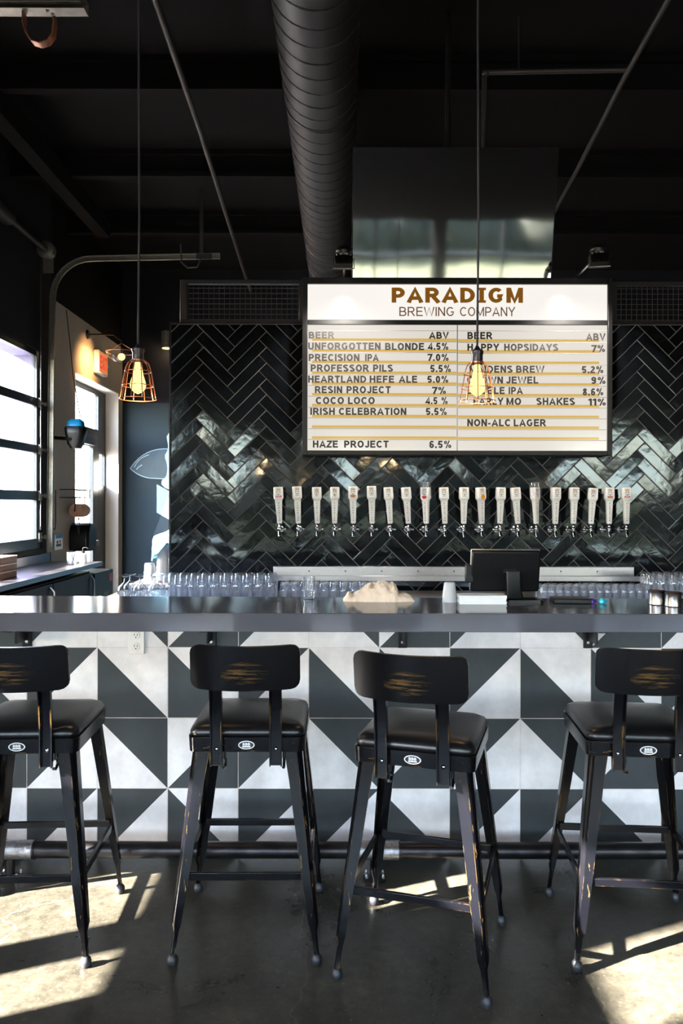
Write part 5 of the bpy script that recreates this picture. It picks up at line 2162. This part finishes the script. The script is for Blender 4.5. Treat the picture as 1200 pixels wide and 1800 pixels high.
b = B()
b.tube([P(268, -10, 4.6) + (P(268, -10, 4.6) - P(350, 230, 6.2)) * 2.2, P(268, -10, 4.6), P(350, 230, 6.2), P(432, 490, 10.3), P(440, 512, Y_B)], 0.022, 10)
tag(b.build('ceiling_conduit', M['pipe'], None, smooth=True), 'long dark conduit slanting under the ceiling, between window track and duct', 'pipe')
b = B()
b.tube([P(1174, -4, 4.6) + (P(1174, -4, 4.6) - P(1100, 128, 5.35)) * 4, P(1174, -4, 4.6), P(1100, 128, 5.35), P(1012, 300, 6.98), P(985, 350, 7.8), P(930, 450, Y_B)], 0.020, 10)
tag(b.build('ceiling_conduit', M['pipe'], None, smooth=True), 'long dark conduit slanting under the ceiling, past the screen', 'pipe')
b = B()
p0, p1, p2 = P(1103, 122, 5.33), P(850, 127, 5.33), P(848, 286, 5.33)
b.tube([p0, p1 + Vector((0.03, 0, 0)), p1 + Vector((0.008, 0, -0.008)), p1 + Vector((0, 0, -0.035)), p2], 0.018, 12)
b.ball(p1 + Vector((0.006, 0, -0.006)), 0.027, 0, 2)
pp = P(910, 104, 5.33)
b.tube([Vector((pp.x, pp.y, p0.z)), Vector((pp.x, pp.y, Z_C - 0.005))], 0.005, 6)
tag(b.build('sprinkler_pipe', M['pipe'], None, smooth=True), 'dark pipe running level then dropping down behind the screen', 'pipe')

# overhead-door hardware: curved track, torsion shaft with drum, and the nearer door's track end
t = thing('door_track', 'grey curved overhead door track rising by the window and turning level', 'door track', (X_L + 0.05, 8.26, 1.0))
o0 = Vector(t.location)
YT = 8.26
zt = P(0, 456, YT).z
xe = P(386, 0, YT).x
b = B()
path = [Vector((X_L + 0.06, YT, 1.0)), Vector((X_L + 0.06, YT, zt - 0.75)), Vector((X_L + 0.10, YT, zt - 0.52))]
cxx, czz, rr = X_L + 0.50, zt - 0.42, 0.42
path = [Vector((X_L + 0.05, YT, 1.0)), Vector((X_L + 0.07, YT, czz - 0.35))]
for k in range(9):
    a = PI - k * PI / 16
    path.append(Vector((cxx + rr * math.cos(a), YT, czz + rr * math.sin(a))))
path.append(Vector((xe, YT, zt + 0.03)))
prev = None
rings = []
for i, p in enumerate(path):
    tg = (path[min(i + 1, len(path) - 1)] - path[max(i - 1, 0)]).normalized()
    nr = Vector((tg.z, 0, -tg.x))
    w, dp, th = 0.030, 0.028, 0.004
    prof = [(-w, 0), (-w, -dp), (-w + th, -dp), (-w + th, -th), (w - th, -th), (w - th, -dp), (w, -dp), (w, 0)]
    rings.append([p - o0 + nr * u + Vector((0, vv, 0)) for u, vv in prof])
b.rings(rings)
b.build('channel', M['galv'], t, smooth=True, angle=30)
b = B()
hx = P(353, 0, YT).x - o0.x
b.box(hx - 0.02, hx + 0.02, 0.0, 0.006, zt - o0.z, Z_C - o0.z)
b.box(hx - 0.05, hx + 0.12, -0.036, -0.030, zt - o0.z - 0.01, zt - o0.z + 0.05)
b.build('hanger', M['duct'], t)
b = B()
b.tube([(hx - 0.22, -0.02, zt - o0.z + 0.16), (hx - 0.21, -0.02, zt - o0.z - 0.04), (hx - 0.14, -0.02, zt - o0.z - 0.10), (hx - 0.04, -0.02, zt - o0.z - 0.09), (hx + 0.0, -0.02, zt - o0.z + 0.0)], 0.010, 6)
b.build('strap', M['duct'], t, smooth=True)

t = thing('torsion_shaft', 'dark torsion shaft with cable drum above the overhead window', 'shaft', (X_L + 0.10, 8.0, 4.19))
b = B()
b.tube([(0, -3.6, 0), (0, 0.18, 0)], 0.035, 14)
b.build('shaft', M['duct'], t, smooth=True)
b = B()
b.lathe([(0.05, -0.06), (0.09, -0.05), (0.09, 0.03), (0.05, 0.05)], (0, 0.02, 0), 22, axis=(0, 1, 0))
b.box(-0.06, 0.05, 0.07, 0.085, -0.22, 0.06)
b.build('drum', M['galv'], t, smooth=True, angle=40)
b = B()
b.tube([(0, -3.3, 0), (0, -0.9, 0)], 0.075, 18)
b.build('spring', M['duct'], t, smooth=True)
b = B()
b.tube([(-0.06, 0.02, -0.08), (-0.07, 0.05, -2.9)], 0.004, 5)
b.build('lift_cable', M['cord'], t)

b = B()
b.box(-0.07, 0.07, -3.3, 0.6, -0.1, 0.1)
o = b.build('header_beam', M['ceil'], None, bevel=0.006)
o.location = (X_L + 0.52, 8.0, 4.62)
tag(o, 'dark boxed beam under the ceiling above the overhead window', 'beam')

YN = 3.17
t = thing('door_track', 'grey level track end with hanging strap loop high in the window corner', 'door track', (P(150, 0, YN).x, YN, P(0, 12, YN).z))
b = B()
xl = X_L - t.location.x + 0.1
for (z0, z1, y0, y1) in ((-0.026, -0.022, -0.03, 0.03), (0.022, 0.026, -0.03, 0.03), (-0.026, 0.026, 0.026, 0.03)):
    b.box(xl, 0, y0, y1, z0, z1)
b.box(xl, -0.012, -0.05, -0.03, -0.012, 0.03)
b.build('channel', M['galv'], t)
b = B()
loop = [P(41, 24, YN), P(41, 45, YN), P(46, 62, YN), P(57, 76, YN), P(70, 80, YN), P(84, 76, YN), P(93, 64, YN), P(95, 45, YN), P(94, 28, YN)]
o0 = Vector(t.location)
rings = []
for i, p in enumerate(loop):
    q = p - o0
    tg = (loop[min(i + 1, 8)] - loop[max(i - 1, 0)]).normalized()
    nr = Vector((-tg.z, 0, tg.x)) * 0.0025
    rings.append([q + nr + Vector((0, -0.02, 0)), q + nr + Vector((0, 0.02, 0)), q - nr + Vector((0, 0.02, 0)), q - nr + Vector((0, -0.02, 0))])
b.rings(rings)
b.build('strap_loop', M['orange_strap'], t, smooth=True, angle=50)
for px, py in ((87, 28), (96, 34)):
    b = B()
    b.ball(P(px, py, YN) - o0 + Vector((0, -0.03, 0)), 0.008, 0, 1)
    b.build('bolt', M['steel'], t)
b = B()
b.tube([Vector((-0.1, 0, 0.02)), Vector((-0.1, 0, Z_C - o0.z))], 0.006, 6)
b.build('hanger', M['duct'], t)
